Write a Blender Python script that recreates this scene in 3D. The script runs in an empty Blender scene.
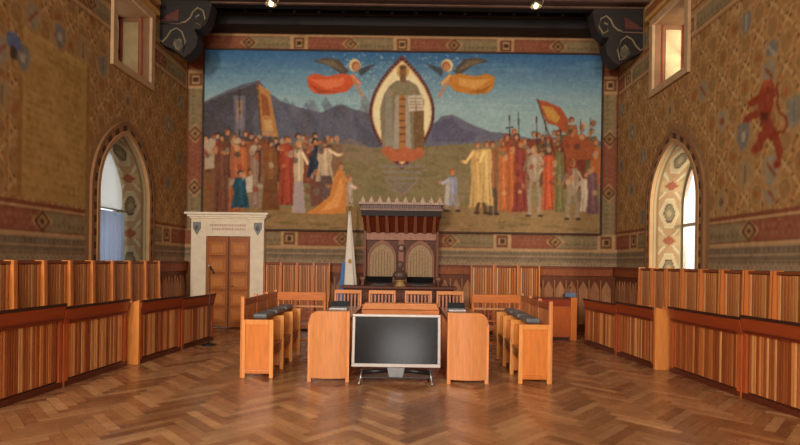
import bpy, math, random
import numpy as np
from mathutils import Vector
random.seed(7); RNG = np.random.default_rng(5)
S = bpy.context.scene
COL = S.collection
PI = math.pi
EYE = 1.6; F = 500.0; VX, VY = 409.0, 262.0; ROLL = math.radians(0.8)
XL, XR, YB, ZC = -5.28, 4.88, 11.76, 7.45      # side walls, back wall, ceiling height
XC = -0.17                                      # centre line of the furniture

def at(px, py, Y):
    """photo measurement -> (X, Z) on the plane at depth Y (used for measuring only)"""
    dx, dy = px - VX, py - VY
    a = dx + ROLL * dy; b = dy - ROLL * dx
    return a * Y / F, EYE - b * Y / F

def lin(c):
    return tuple((v / 255 / 12.92) if v / 255 <= 0.04045 else ((v / 255 + 0.055) / 1.055) ** 2.4 for v in c)

# ------------------------------------------------------------------ materials
def mat(name, rough=0.5, metal=0.0, grain=0.0, gscale=(1, 1, 1), coat=0.0, spec=0.5, bump=0.0, mult=1.0,
        fixed=None, sheen=0.0, rvar=0.0):
    m = bpy.data.materials.new(name); m.use_nodes = True
    n = m.node_tree.nodes; l = m.node_tree.links
    p = n['Principled BSDF']
    p.inputs['Roughness'].default_value = rough; p.inputs['Metallic'].default_value = metal
    p.inputs['Specular IOR Level'].default_value = spec
    p.inputs['Coat Weight'].default_value = coat; p.inputs['Coat Roughness'].default_value = 0.15
    if sheen: p.inputs['Sheen Weight'].default_value = sheen
    if fixed: 
        src = n.new('ShaderNodeRGB'); src.outputs[0].default_value = (*lin(fixed), 1); cs = src.outputs[0]
    else:
        at_ = n.new('ShaderNodeAttribute'); at_.attribute_name = 'Col'; cs = at_.outputs['Color']
    tc = n.new('ShaderNodeTexCoord'); mp = n.new('ShaderNodeMapping'); mp.inputs['Scale'].default_value = gscale
    no = n.new('ShaderNodeTexNoise'); no.inputs['Scale'].default_value = 6; no.inputs['Detail'].default_value = 5
    l.new(tc.outputs['Object'], mp.inputs['Vector']); l.new(mp.outputs[0], no.inputs['Vector'])
    mr = n.new('ShaderNodeMapRange'); mr.inputs['From Min'].default_value = .3; mr.inputs['From Max'].default_value = .7
    mr.inputs['To Min'].default_value = (1 - grain) * mult; mr.inputs['To Max'].default_value = (1 + grain) * mult
    l.new(no.outputs['Fac'], mr.inputs['Value'])
    mx = n.new('ShaderNodeVectorMath'); mx.operation = 'SCALE'
    l.new(cs, mx.inputs[0]); l.new(mr.outputs[0], mx.inputs['Scale'])
    l.new(mx.outputs[0], p.inputs['Base Color'])
    if rvar:
        r2 = n.new('ShaderNodeMapRange'); r2.inputs['To Min'].default_value = rough - rvar; r2.inputs['To Max'].default_value = rough + rvar
        l.new(no.outputs['Fac'], r2.inputs['Value']); l.new(r2.outputs[0], p.inputs['Roughness'])
    if bump:
        bp = n.new('ShaderNodeBump'); bp.inputs['Strength'].default_value = bump; bp.inputs['Distance'].default_value = .004
        l.new(no.outputs['Fac'], bp.inputs['Height']); l.new(bp.outputs[0], p.inputs['Normal'])
    return m

M = {
 'wood': mat('polished_wood', .32, grain=.13, gscale=(6, 6, .7), coat=.25, bump=.05),
 'woodx': mat('polished_wood_lengthwise', .3, grain=.13, gscale=(.7, 6, 6), coat=.3),
 'dark': mat('dark_carved_walnut', .5, grain=.2, gscale=(4, 4, .8), coat=.0, spec=.22, bump=.05),
 'beam': mat('painted_ceiling_timber', .7, grain=.3, gscale=(.6, 3, 3)),
 'floor': mat('parquet', .27, grain=.16, gscale=(.6, .6, 1), coat=.10, spec=.4, rvar=.06),
 'fresco': mat('fresco_plaster', .85, grain=.05, gscale=(.5, .5, .5), spec=.15),
 'plaster': mat('plaster', .85, grain=.1, spec=.2),
 'stone': mat('white_stone', .55, grain=.07, gscale=(1.5, 1.5, 1.5), bump=.1),
 'metal': mat('metal', .3, metal=.9, grain=.1),
 'black': mat('black_plastic', .4, grain=.1),
 'silver': mat('silver_plastic', .38, metal=.2, grain=.04),
 'leather': mat('grey_leather', .42, grain=.12, bump=.2),
 'cloth': mat('cloth', .9, grain=.06, sheen=.3, spec=.2),
 'bronze': mat('bronze', .5, metal=.3, grain=.2),
 'screen': mat('dark_screen', .17, grain=.02, spec=.6),
 'velvet': mat('brocade', .7, grain=.25, gscale=(8, 8, 8), sheen=.4),
}
m = bpy.data.materials.new('window_glass'); m.use_nodes = True
n = m.node_tree.nodes; l = m.node_tree.links; n.remove(n['Principled BSDF'])
tr = n.new('ShaderNodeBsdfTransparent'); gl = n.new('ShaderNodeBsdfGlossy'); gl.inputs['Roughness'].default_value = .05
mx = n.new('ShaderNodeMixShader'); mx.inputs[0].default_value = .08
l.new(tr.outputs[0], mx.inputs[1]); l.new(gl.outputs[0], mx.inputs[2]); l.new(mx.outputs[0], n['Material Output'].inputs[0])
M['glass'] = m
m = bpy.data.materials.new('white_curtain'); m.use_nodes = True
n = m.node_tree.nodes; l = m.node_tree.links; n.remove(n['Principled BSDF'])
a = n.new('ShaderNodeAttribute'); a.attribute_name = 'Col'
d = n.new('ShaderNodeBsdfDiffuse'); t = n.new('ShaderNodeBsdfTranslucent'); mx = n.new('ShaderNodeMixShader'); mx.inputs[0].default_value = .6
l.new(a.outputs['Color'], d.inputs[0]); l.new(a.outputs['Color'], t.inputs[0])
l.new(d.outputs[0], mx.inputs[1]); l.new(t.outputs[0], mx.inputs[2]); l.new(mx.outputs[0], n['Material Output'].inputs[0])
M['sheer'] = m
m = bpy.data.materials.new('lit_bulb'); m.use_nodes = True
m.node_tree.nodes['Principled BSDF'].inputs['Emission Color'].default_value = (1, .85, .62, 1)
m.node_tree.nodes['Principled BSDF'].inputs['Emission Strength'].default_value = 4
M['bulb'] = m

# ------------------------------------------------------------------ mesh builder
class MB:
    def __init__(s): s.v = []; s.f = []; s.c = []; s.sm = []
    def quadmesh(s, V, Fs, col, smooth=False):
        o = len(s.v); s.v += [tuple(p) for p in V]
        for f in Fs: s.f.append([i + o for i in f]); s.c.append(col); s.sm.append(smooth)
        return s
    def box(s, x0, y0, z0, x1, y1, z1, col):
        if x0 > x1: x0, x1 = x1, x0
        if y0 > y1: y0, y1 = y1, y0
        if z0 > z1: z0, z1 = z1, z0
        V = [(x, y, z) for z in (z0, z1) for y in (y0, y1) for x in (x0, x1)]
        return s.quadmesh(V, [(0, 2, 3, 1), (4, 5, 7, 6), (0, 1, 5, 4), (2, 6, 7, 3), (0, 4, 6, 2), (1, 3, 7, 5)], col)
    def hexa(s, V, col):   # same vertex order as box
        return s.quadmesh(V, [(0, 2, 3, 1), (4, 5, 7, 6), (0, 1, 5, 4), (2, 6, 7, 3), (0, 4, 6, 2), (1, 3, 7, 5)], col)
    def prism(s, poly, axis, a, b, col, smooth=False):
        def P(u, v, w): return {'y': (u, w, v), 'x': (w, u, v), 'z': (u, v, w)}[axis]
        area = sum(poly[i][0] * poly[(i + 1) % len(poly)][1] - poly[(i + 1) % len(poly)][0] * poly[i][1] for i in range(len(poly)))
        if (area < 0): poly = poly[::-1]
        if a > b: a, b = b, a
        k = len(poly); V = [P(u, v, a) for u, v in poly] + [P(u, v, b) for u, v in poly]
        flip = axis == 'y'
        fs = [list(range(k))[::-1], list(range(k, 2 * k))] + [(i, (i + 1) % k, (i + 1) % k + k, i + k) for i in range(k)]
        if flip: fs = [list(f)[::-1] for f in fs]
        return s.quadmesh(V, fs, col, smooth)
    def tube(s, path, r, col, k=8, smooth=True):
        path = [Vector(p) for p in path]; N = len(path); V = []
        rr = r if isinstance(r, (list, tuple)) else [r] * N
        up = Vector((0, 0, 1))
        for i, p in enumerate(path):
            t = (path[min(i + 1, N - 1)] - path[max(i - 1, 0)]).normalized()
            u = t.cross(up if abs(t.z) < .95 else Vector((1, 0, 0))).normalized(); w = u.cross(t)
            for j in range(k):
                an = 2 * PI * j / k; V.append(p + (u * math.cos(an) + w * math.sin(an)) * rr[i])
        Fs = [(i * k + j, i * k + (j + 1) % k, (i + 1) * k + (j + 1) % k, (i + 1) * k + j) for i in range(N - 1) for j in range(k)]
        Fs = [f[::-1] for f in Fs] + [list(range(k)), list(range((N - 1) * k, N * k))[::-1]]
        return s.quadmesh(V, Fs, col, smooth)
    def lathe(s, prof, c, col, k=16, sx=1, sy=1):
        V = []
        for r, z in prof:
            for j in range(k):
                an = 2 * PI * j / k; V.append((c[0] + r * sx * math.cos(an), c[1] + r * sy * math.sin(an), c[2] + z))
        N = len(prof)
        Fs = [(i * k + j, i * k + (j + 1) % k, (i + 1) * k + (j + 1) % k, (i + 1) * k + j) for i in range(N - 1) for j in range(k)]
        Fs += [list(range(k))[::-1], list(range((N - 1) * k, N * k))]
        return s.quadmesh(V, Fs, col, True)
    def ball(s, c, rx, ry, rz, col, k=14):
        prof = [(math.sin(PI * i / 10) + 1e-4, -math.cos(PI * i / 10)) for i in range(11)]
        o = len(s.v); s.lathe(prof, (0, 0, 0), col, k)
        for i in range(o, len(s.v)):
            x, y, z = s.v[i]; s.v[i] = (c[0] + x * rx, c[1] + y * ry, c[2] + z * rz)
        return s
    def build(s, name, m, parent=None, bevel=0, recalc=False):
        me = bpy.data.meshes.new(name); me.from_pydata(s.v, [], s.f)
        ca = me.color_attributes.new('Col', 'FLOAT_COLOR', 'CORNER')
        arr = []
        for f, c in zip(s.f, s.c):
            arr += [*lin(c), 1.0] * len(f)
        ca.data.foreach_set('color', arr)
        me.polygons.foreach_set('use_smooth', s.sm)
        me.materials.append(M[m]); me.update()
        o = bpy.data.objects.new(name, me); COL.objects.link(o); o.parent = parent
        if bevel:
            b = o.modifiers.new('bevel', 'BEVEL'); b.width = bevel; b.segments = 2; b.limit_method = 'ANGLE'; b.angle_limit = math.radians(50)
        return o

def thing(name, label, cat, loc=(0, 0, 0), rz=0, group=None):
    o = bpy.data.objects.new(name, None); COL.objects.link(o); o.empty_display_size = .1
    o.location = loc; o.rotation_euler = (0, 0, rz)
    return tag(o, label, cat, group)
def tag(o, label, cat, group=None):
    o['label'] = label; o['category'] = cat
    if group: o['group'] = group
    return o
def struct(o, label=None):
    o['kind'] = 'structure'
    if label: o['label'] = label
    return o
def dup(root, loc, rz, label, group=None):
    r = root.copy(); COL.objects.link(r); r.location = loc; r.rotation_euler = (0, 0, rz); r['label'] = label
    if group: r['group'] = group
    for ch in list(root.children):
        c = ch.copy(); COL.objects.link(c); c.parent = r
        for g in ch.children:
            d = g.copy(); COL.objects.link(d); d.parent = c
    return r
def jit(c, k=12):
    d = random.uniform(-k, k); return tuple(max(0, min(255, v + d * (1 if i == 0 else .8 if i == 1 else .6))) for i, v in enumerate(c))
ORD = ['first', 'second', 'third', 'fourth', 'fifth', 'sixth', 'seventh', 'eighth', 'ninth', 'tenth', 'eleventh']

# ------------------------------------------------------------------ painting canvas (pattern of a painted surface)
class Canvas:
    """u to the right, v up, in metres; one colour per grid vertex"""
    def __init__(s, u0, u1, v0, v1, res, base):
        s.nu = int((u1 - u0) / res) + 1; s.nv = int((v1 - v0) / res) + 1
        s.U, s.V = np.meshgrid(np.linspace(u0, u1, s.nu), np.linspace(v0, v1, s.nv))
        s.C = np.zeros((s.nv, s.nu, 3)); s.C[:] = base; s.b = (u0, u1, v0, v1)
    def win(s, ua, ub, va, vb):
        u0, u1, v0, v1 = s.b
        i0 = max(0, int((ua - u0) / (u1 - u0) * (s.nu - 1))); i1 = min(s.nu, int((ub - u0) / (u1 - u0) * (s.nu - 1)) + 2)
        j0 = max(0, int((va - v0) / (v1 - v0) * (s.nv - 1))); j1 = min(s.nv, int((vb - v0) / (v1 - v0) * (s.nv - 1)) + 2)
        return slice(j0, max(j0, j1)), slice(i0, max(i0, i1))
    def put(s, w, mask, col, al=1.0):
        c = s.C[w]
        if c.size == 0: return
        a = mask.astype(float)[..., None] * al
        s.C[w] = c * (1 - a) + np.array(col, float) * a
    def rect(s, a, b, c, d, col, al=1.0):
        w = s.win(a, b, c, d); U, V = s.U[w], s.V[w]
        s.put(w, (U >= a) & (U <= b) & (V >= c) & (V <= d), col, al)
    def poly(s, pts, col, al=1.0):
        us = [p[0] for p in pts]; vs = [p[1] for p in pts]
        w = s.win(min(us), max(us), min(vs), max(vs)); U, V = s.U[w], s.V[w]
        ins = np.zeros(U.shape, bool)
        for i in range(len(pts)):
            (x1, y1), (x2, y2) = pts[i], pts[(i + 1) % len(pts)]
            if y1 == y2: continue
            ins ^= ((y1 > V) != (y2 > V)) & (U < (x2 - x1) * (V - y1) / (y2 - y1) + x1)
        s.put(w, ins, col, al)
    def ell(s, cu, cv, ru, rv, col, al=1.0, rot=0):
        r = max(ru, rv); w = s.win(cu - r, cu + r, cv - r, cv + r); U, V = s.U[w] - cu, s.V[w] - cv
        c, q = math.cos(rot), math.sin(rot)
        s.put(w, ((U * c + V * q) / ru) ** 2 + ((-U * q + V * c) / rv) ** 2 <= 1, col, al)
    def line(s, pts, wd, col, al=1.0):
        for (x1, y1), (x2, y2) in zip(pts[:-1], pts[1:]):
            L = math.hypot(x2 - x1, y2 - y1) or 1e-6; h = wd / 2
            w = s.win(min(x1, x2) - h, max(x1, x2) + h, min(y1, y2) - h, max(y1, y2) + h); U, V = s.U[w], s.V[w]
            t = np.clip(((U - x1) * (x2 - x1) + (V - y1) * (y2 - y1)) / L / L, 0, 1)
            s.put(w, (U - x1 - t * (x2 - x1)) ** 2 + (V - y1 - t * (y2 - y1)) ** 2 <= h * h, col, al)
    def speckle(s, amp, cell=1):
        nz = RNG.normal(0, amp, (s.nv // cell + 2, s.nu // cell + 2, 1))
        nz = np.repeat(np.repeat(nz, cell, 0), cell, 1)[:s.nv, :s.nu]
        s.C = np.clip(s.C + nz, 0, 255)
    def soften(s, k=1, con=.8, tint=None, gain=1.0):
        for _ in range(k):
            p = np.pad(s.C, ((1, 1), (1, 1), (0, 0)), mode='edge')
            s.C = (p[:-2, 1:-1] + p[2:, 1:-1] + p[1:-1, :-2] + p[1:-1, 2:] + 2 * p[1:-1, 1:-1]) / 6
        mean = np.array(tint if tint is not None else s.C.mean((0, 1)), float)
        s.C = np.clip((mean + (s.C - mean) * con) * gain, 0, 255)
    def mesh(s, name, m, P, keep=None, parent=None, flip=False, back=None):
        """P(u, v) -> xyz arrays; quads whose centre fails keep are left open"""
        X, Y, Z = P(s.U, s.V)
        co = np.stack([X, Y, Z], -1).reshape(-1, 3)
        idx = np.arange(s.nu * s.nv).reshape(s.nv, s.nu)
        q = np.stack([idx[:-1, :-1], idx[:-1, 1:], idx[1:, 1:], idx[1:, :-1]], -1).reshape(-1, 4)
        if keep is not None:
            cu = (s.U[:-1, :-1] + s.U[1:, 1:]).ravel() / 2; cv = (s.V[:-1, :-1] + s.V[1:, 1:]).ravel() / 2
            q = q[keep(cu, cv)]
        if flip: q = q[:, ::-1]
        c = np.clip(s.C, 0, 255).reshape(-1, 3) / 255
        c = np.where(c <= .04045, c / 12.92, ((c + .055) / 1.055) ** 2.4)
        c = np.concatenate([c, np.ones((len(c), 1))], 1)
        me = bpy.data.meshes.new(name)
        me.vertices.add(len(co)); me.vertices.foreach_set('co', co.ravel())
        me.loops.add(q.size); me.loops.foreach_set('vertex_index', q.ravel().astype(np.int32))
        me.polygons.add(len(q)); me.polygons.foreach_set('loop_start', np.arange(0, q.size, 4, dtype=np.int32))
        me.update(calc_edges=True)
        ca = me.color_attributes.new('Col', 'FLOAT_COLOR', 'POINT'); ca.data.foreach_set('color', c.ravel())
        me.materials.append(M[m])
        o = bpy.data.objects.new(name, me); COL.objects.link(o); o.parent = parent
        return o

TAN = (198, 158, 112); RED = (140, 76, 60); GRN = (138, 122, 92); DBR = (72, 50, 36); CRM = (205, 178, 128)
def frieze(cv, a, b, lo, hi, vert=False, marks=(), sq=(), inv=False):
    """painted band with diamonds, squares and scrollwork; runs along u (or v when vert)"""
    def R(p, q, r, t, col, al=1.0):
        cv.rect(*( (r, t, p, q) if vert else (p, q, r, t)), col, al)
    def Pt(p, q): return (q, p) if vert else (p, q)
    R(a, b, lo, hi, TAN); R(a, b, lo + .035, hi - .035, (110, 70, 44)); R(a, b, lo + .05, hi - .05, GRN)
    mid = (lo + hi) / 2; hh = (hi - lo) / 2 - .05
    cuts = sorted([(x, 'd') for x in marks] + [(x, 's') for x in sq])
    ends = [a] + [c[0] for c in cuts] + [b]
    for i in range(len(ends) - 1):
        red = (i % 2 == 0) != inv
        R(ends[i], ends[i + 1], lo + .05, hi - .05, RED if red else GRN)
        x = ends[i] + .1
        while x < ends[i + 1] - .05:      # scrollwork
            cv.ell(*Pt(x, mid + hh * .35), .035, .03, (150, 110, 70) if red else (160, 140, 90), .55)
            cv.ell(*Pt(x + .05, mid - hh * .35), .035, .03, (150, 110, 70) if red else (88, 84, 48), .55)
            x += .105
    for x, t in cuts:
        if t == 'd':
            r = hh + .03
            for rr, c in ((r * 1.25, TAN), (r * .95, (96, 62, 40)), (r * .6, (170, 130, 84)), (r * .3, DBR)):
                cv.poly([Pt(x - rr, mid), Pt(x, mid - min(rr, r)), Pt(x + rr, mid), Pt(x, mid + min(rr, r))], c)
        else:
            R(x - hh - .06, x + hh + .06, lo + .03, hi - .03, TAN)
            R(x - hh + .01, x + hh - .01, mid - hh + .01, mid + hh - .01, (104, 64, 44))
            R(x - hh * .6, x + hh * .6, mid - hh * .6, mid + hh * .6, TAN); R(x - hh * .35, x + hh * .35, mid - hh * .35, mid + hh * .35, (60, 44, 30))
def geometric(cv, a, b, z0=1.5, z1=1.92):
    cv.rect(a, b, z0, z1, (146, 126, 100)); cv.rect(a, b, z1 - .035, z1, (188, 150, 110))
    cv.rect(a, b, z1 - .13, z1 - .055, (104, 92, 76)); cv.rect(a, b, z1 - .16, z1 - .14, (176, 150, 118)); cv.rect(a, b, z1 - .235, z1 - .175, (112, 98, 80))
    u = a
    while u < b:
        cv.ell(u + .045, z1 - .092, .022, .018, (150, 132, 104))
        cv.poly([(u, z0 + .09), (u + .045, z0 + .135), (u + .09, z0 + .09), (u + .045, z0 + .045)], (196, 172, 136))
        cv.poly([(u + .02, z0 + .09), (u + .045, z0 + .115), (u + .07, z0 + .09), (u + .045, z0 + .065)], (96, 80, 62))
        cv.poly([(u + .045, z0 + .165), (u + .09, z0 + .145), (u + .135, z0 + .165)], (96, 80, 62))
        u += .09
    cv.rect(a, b, z0, z0 + .035, (150, 92, 64))
def shield(cv, u, v, k, s=1.0):
    c = [(132, 126, 108), (146, 138, 116), (118, 118, 112), (160, 134, 92)][k % 4]; q = [(96, 104, 112), (112, 90, 70), (170, 164, 148), (140, 70, 44)][(k * 7) % 4]
    def sh(r, col): cv.poly([(u - .12 * r, v + .17 * r), (u, v + .19 * r), (u + .12 * r, v + .17 * r), (u + .125 * r, v - .02 * r), (u + .07 * r, v - .14 * r), (u, v - .2 * r), (u - .07 * r, v - .14 * r), (u - .125 * r, v - .02 * r)], col)
    s *= .82; cv.ell(u, v, .19 * s, .25 * s, (172, 134, 84)); sh(s, c)
    if k % 3 == 0: cv.rect(u - .025, u + .025, v - .13, v + .13, q)
    elif k % 3 == 1: cv.line([(u - .07, v - .08), (u + .07, v + .1)], .04, q)
    else: cv.ell(u, v, .05, .07, q)
def field(cv, a, b, z0, z1, step=.53, rise=.64, off=0.0, skip=None):
    cv.rect(a, b, z0, z1, (166, 124, 72))
    lc = (206, 172, 118); k = 0
    nI = int((b - a) / step * 2) + 3; nJ = int((z1 - z0) / rise * 2) + 3
    for i in range(-1, nI):
        for j in range(-1, nJ):
            u = a + off + i * step / 2; v = z0 + j * rise / 2
            if (i + j) % 2: continue
            # knotted strapwork
            cv.line([(u - step / 2, v), (u, v + rise / 2), (u + step / 2, v), (u, v - rise / 2), (u - step / 2, v)], .026, lc, .85)
            cv.line([(u - step / 2, v + .07), (u + step / 2, v + .07)], .01, (112, 76, 46), .6)
            cv.line([(u - .09, v - rise / 2), (u - .09, v + rise / 2)], .01, (206, 170, 112), .7)
            cv.ell(u, v, .12, .16, (186, 148, 94)); cv.ell(u, v, .1, .14, (150, 112, 68))
            if (i // 2 + j) % 3 == 0: cv.ell(u, v, .04, .06, (164, 84, 36), .8)
            for du, dv in ((.13, .17), (-.13, .17), (.13, -.17), (-.13, -.17), (.26, .05), (-.2, 0), (.2, 0)):
                cv.ell(u + du, v + dv, .017, .017, (84, 50, 34))
            for du, dv in ((.16, .09), (-.16, -.09)): cv.ell(u + du, v + dv, .03, .04, (176, 84, 36), .5)
    for i in range(0, nI):
        for j in range(0, nJ):
            u = a + off + i * step; v = z0 + .3 + j * rise
            if (i * 3 + j * 2) % 5 < 2:
                if skip is None or not skip(u, v): shield(cv, u, v, i * 5 + j * 3)

# ------------------------------------------------------------------ pointed arch
def arch_pts(h, z0, zs, za, k=14):
    """outline from lower near corner over the apex to lower far corner, centred on 0"""
    r = za - zs; c = (r * r - h * h) / (2 * h); R = h + c; th = math.atan2(r, c)
    left = [(-h, z0)] + [(c - R * math.cos(th * i / k), zs + R * math.sin(th * i / k)) for i in range(k + 1)]
    return left + [(-x, z) for x, z in left[:-1][::-1]]
AW = dict(h=.81, z0=1.2, zs=2.75, za=3.9); AY = 9.26
UY0, UY1, UZ0, UZ1 = 8.86, 10.02, 5.12, 6.42
def in_arch(y, z):
    r = AW['za'] - AW['zs']; h = AW['h']; c = (r * r - h * h) / (2 * h); R = h + c
    du = np.abs(y - AY)
    return (z > AW['z0']) & (du < h) & ((z < AW['zs']) | ((du + c) ** 2 + (z - AW['zs']) ** 2 < R * R))
def keep_side(y, z):
    return ~(in_arch(y, z) | ((y > UY0) & (y < UY1) & (z > UZ0) & (z < UZ1)))

# ------------------------------------------------------------------ side walls (u = Y)
D0 = YB - 0.0
def side_canvas(left):
    cv = Canvas(4.0, YB, 0, ZC, .02, (150, 106, 56))
    def skp(u, v):
        if abs(u - AY) < 1.15 and v < 4.4: return True
        if left and 6.3 < u < 8.75: return True
        return (not left) and 6.2 < u < 7.5 and 2.7 < v < 4.5
    field(cv, 4, YB, 2.3, 5.55, off=.02 if left else .13, skip=skp)
    field(cv, 4, YB, 6.03, ZC, off=.1)
    if left:       # long faded inscription painted on the wall: rows of unreadable strokes
        cv.rect(6.72, 8.2, 2.42, 4.74, (180, 144, 80)); cv.rect(6.72, 8.2, 4.68, 4.74, (196, 158, 92)); cv.rect(8.13, 8.2, 2.42, 4.74, (150, 112, 56)); cv.rect(6.72, 6.78, 2.42, 4.74, (150, 112, 56))
        v = 4.55
        while v > 2.55:
            u = 6.85
            while u < 7.95:
                L = random.uniform(.05, .22)
                if random.random() < .86 and not 7.4 < u < 7.46: cv.rect(u, min(u + L, 8.08), v, v + .045, (138, 104, 54), .38)
                u += L + .05
            v -= .105
        for q in range(26): cv.ell(random.uniform(6.9, 7.9), random.uniform(2.6, 4.5), random.uniform(.1, .35), random.uniform(.08, .25), random.choice([(196, 160, 90), (158, 118, 58)]), .22)
        for px, py, k in ((33, 17, 1), (60, 37, 2), (103, 66, 0), (23, 58, 2), (1, 50, 1), (2, 95, 3), (83, 50, 3)):
            a_ = (px - VX) + ROLL * (py - VY); y_ = F * XL / a_; shield(cv, y_, EYE - ((py - VY) - ROLL * (px - VX)) * y_ / F, k, 1.15)
        cv.ell(6.63, 4.45, .13, .12, (84, 104, 150)); cv.ell(6.63, 4.3, .07, .09, (60, 50, 46))
    else:          # red rampant lion
        def L(px, py):
            dx, dy = px - VX, py - VY; a = dx + ROLL * dy; b = dy - ROLL * dx; y = F * XR / a
            return y, EYE - b * y / F
        rd = (142, 52, 34); dr = (96, 42, 32)
        for q, k_ in (((743, 137), 2), ((771, 170), 1), ((745, 174), 3), ((794, 112), 0)): shield(cv, *L(*q), k_, 1.35)
        shield(cv, *L(769, 74), 1, 1.2)
        def LP(pts, c): cv.poly([L(*p) for p in pts], c)
        LP([(764, 80), (770, 79), (774, 84), (775, 94), (773, 106), (770, 116), (773, 124), (778, 132), (780, 140), (774, 142), (768, 138), (763, 130), (760, 122), (758, 112), (758, 100), (760, 90)], rd)
        LP([(759, 94), (752, 98), (747, 103), (749, 107), (755, 105), (761, 104)], rd); LP([(759, 110), (751, 112), (744, 117), (743, 122), (748, 123), (753, 119), (761, 118)], rd)
        LP([(764, 128), (758, 134), (757, 142), (752, 147), (750, 152), (756, 154), (762, 150), (763, 143), (769, 137)], rd)
        LP([(773, 136), (780, 138), (783, 150), (781, 160), (780, 167), (774, 169), (773, 164), (777, 158), (775, 148)], rd)
        LP([(760, 112), (768, 112), (768, 121), (761, 122)], dr); LP([(764, 80), (770, 79), (771, 86), (763, 88)], (176, 80, 50))
        cv.line([L(*p) for p in ((777, 132), (783, 132), (787, 126), (786, 118), (780, 112), (777, 104), (778, 96), (776, 88), (778, 82))], .035, (128, 46, 32))
    ph = .85 if left else .2
    frieze(cv, 4, YB, 5.62, 5.98, marks=[4.9 + 2.46 * i + ph for i in range(3)], sq=[6.13 + 2.46 * i + ph for i in range(3)])
    for z, c in ((5.55, (112, 60, 40)), (5.585, (176, 140, 92)), (6.0, (176, 140, 92)), (6.04, (120, 66, 42))): cv.rect(4, YB, z, z + .035, c)
    frieze(cv, 4, YB, 1.92, 2.31, marks=[4.73 + 2.46 * i for i in range(3)], sq=[5.96 + 2.46 * i for i in range(3)])
    cv.rect(4, YB, 2.31, 2.38, (120, 62, 42))
    geometric(cv, 4, YB)
    cv.rect(4, YB, 0, 1.5, (110, 66, 40))
    o = arch_pts(1.12, 1.2, 2.75, 4.24)
    pts = [(AY + x, z) for x, z in o]
    cv.poly(pts, (148, 112, 74))
    cv.speckle(6, 3); cv.soften(1, .8, (166, 128, 84), 1.0)
    return cv
wl = side_canvas(True).mesh('wall_left', 'fresco', lambda u, v: (np.full_like(u, XL), u, v), keep_side, flip=True)
struct(wl, 'left wall painted with ochre strapwork, small shields and a long faded inscription')
wr = side_canvas(False).mesh('wall_right', 'fresco', lambda u, v: (np.full_like(u, XR), u, v), keep_side)
struct(wr, 'right wall painted with ochre strapwork, shields and a red lion')
# nearer, plain painted stretches beside and behind the camera, with real thickness
for nm, x, sg in (('wall_left', XL, -1), ('wall_right', XR, 1)):
    b = MB(); b.box(x, -5, 0, x + sg * .3, 3.99, ZC, (150, 106, 60)); struct(b.build(nm, 'plaster'))

# ------------------------------------------------------------------ back wall (u = X)
cv = Canvas(XL, XR, 0, ZC, .022, (112, 66, 42))
q = .0235
bx = lambda px: (px - 409 - 3) * YB / F
cv.rect(XL, XR, 6.45, ZC, (60, 40, 28))
ML, MR, MZ0, MZ1 = -4.84, 4.45, 2.33, 6.50
frieze(cv, XL, XR, 6.52, 6.90, marks=[bx(p) for p in (249, 350.5, 454, 558)], sq=[bx(p) for p in (299, 402, 506)], inv=False)
for a, b in ((XL, ML - .02), (MR + .02, XR)):
    frieze(cv, 2.3, 6.9, a, b, vert=True, marks=[3.28, 4.55], sq=[2.0, 5.82])
    cv.rect(a, a + .03, 1.9, 6.9, (96, 54, 36)); cv.rect(b - .03, b, 1.9, 6.9, (96, 54, 36))
frieze(cv, XL, XR, 1.92, 2.31, marks=[bx(p) for p in (240, 345, 453, 558)], sq=[bx(p) for p in (292, 398, 505, 609)])
geometric(cv, XL, XR)
cv.speckle(6, 2); cv.soften(1, .8, (140, 104, 70), 1.03)
wb = cv.mesh('wall_back', 'fresco', lambda u, v: (u, np.full_like(u, YB), v))
struct(wb, 'back wall with painted borders around the mural')
b = MB(); b.box(XL - .3, -5.3, 0, XR + .3, -5, ZC, (170, 140, 100)); struct(b.build('wall_rear', 'plaster'))

# ------------------------------------------------------------------ the mural
MY = YB - .05
cv = Canvas(ML, MR, MZ0, MZ1, .0155, (110, 150, 170))
def A(px, py): return at(px, py, YB - .02)
t = np.clip((cv.V - 5.3) / (MZ1 - 5.3), 0, 1)[..., None]
cv.C = np.array((156, 186, 186.)) * (1 - t) + np.array((52, 100, 146.)) * t
for i in range(60):      # streaky painted clouds and stars
    u, v = random.uniform(ML, MR), random.uniform(5.2, 6.3); cv.ell(u, v, random.uniform(.3, 1), random.uniform(.02, .07), (120, 165, 180), .25)
for i in range(220):
    px = random.choice([random.uniform(345, 385), random.uniform(420, 465), random.uniform(330, 480)]); cv.ell(*A(px, random.uniform(55, 105)), .018, .018, (190, 205, 205), .7)
def PG(pts, col, al=1.0): cv.poly([A(*p) for p in pts], col, al)
PG([(200, 104), (228, 91), (246, 84), (260, 81), (268, 92), (282, 102), (300, 108), (322, 113), (334, 107), (343, 105), (352, 109), (366, 113), (380, 122), (384, 175), (200, 175)], (96, 98, 112))
PG([(200, 106), (228, 94), (246, 88), (256, 84), (262, 100), (252, 122), (256, 150), (200, 160)], (74, 70, 74))
for q in range(60):
    x = random.uniform(204, 370); y = random.uniform(100, 145); PG([(x, y), (x + 5, y - 7), (x + 12, y + 4), (x + 8, y + 14)], random.choice([(104, 104, 118), (70, 74, 92), (92, 84, 84)]), .35)
PG([(420, 132), (434, 124), (441, 117), (452, 115), (462, 120), (474, 126), (490, 132), (510, 134), (530, 139), (560, 137), (605, 142), (605, 165), (420, 165)], (108, 108, 124))
PG([(434, 124), (452, 117), (460, 128), (480, 134), (470, 142), (430, 142)], (84, 84, 106), .6)
PG([(200, 160), (250, 150), (330, 142), (370, 148), (440, 146), (500, 142), (606, 146), (606, 240), (200, 240)], (136, 120, 82))
PG([(330, 145), (350, 138), (375, 150), (375, 165), (340, 158)], (150, 124, 104), .5)
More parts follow.
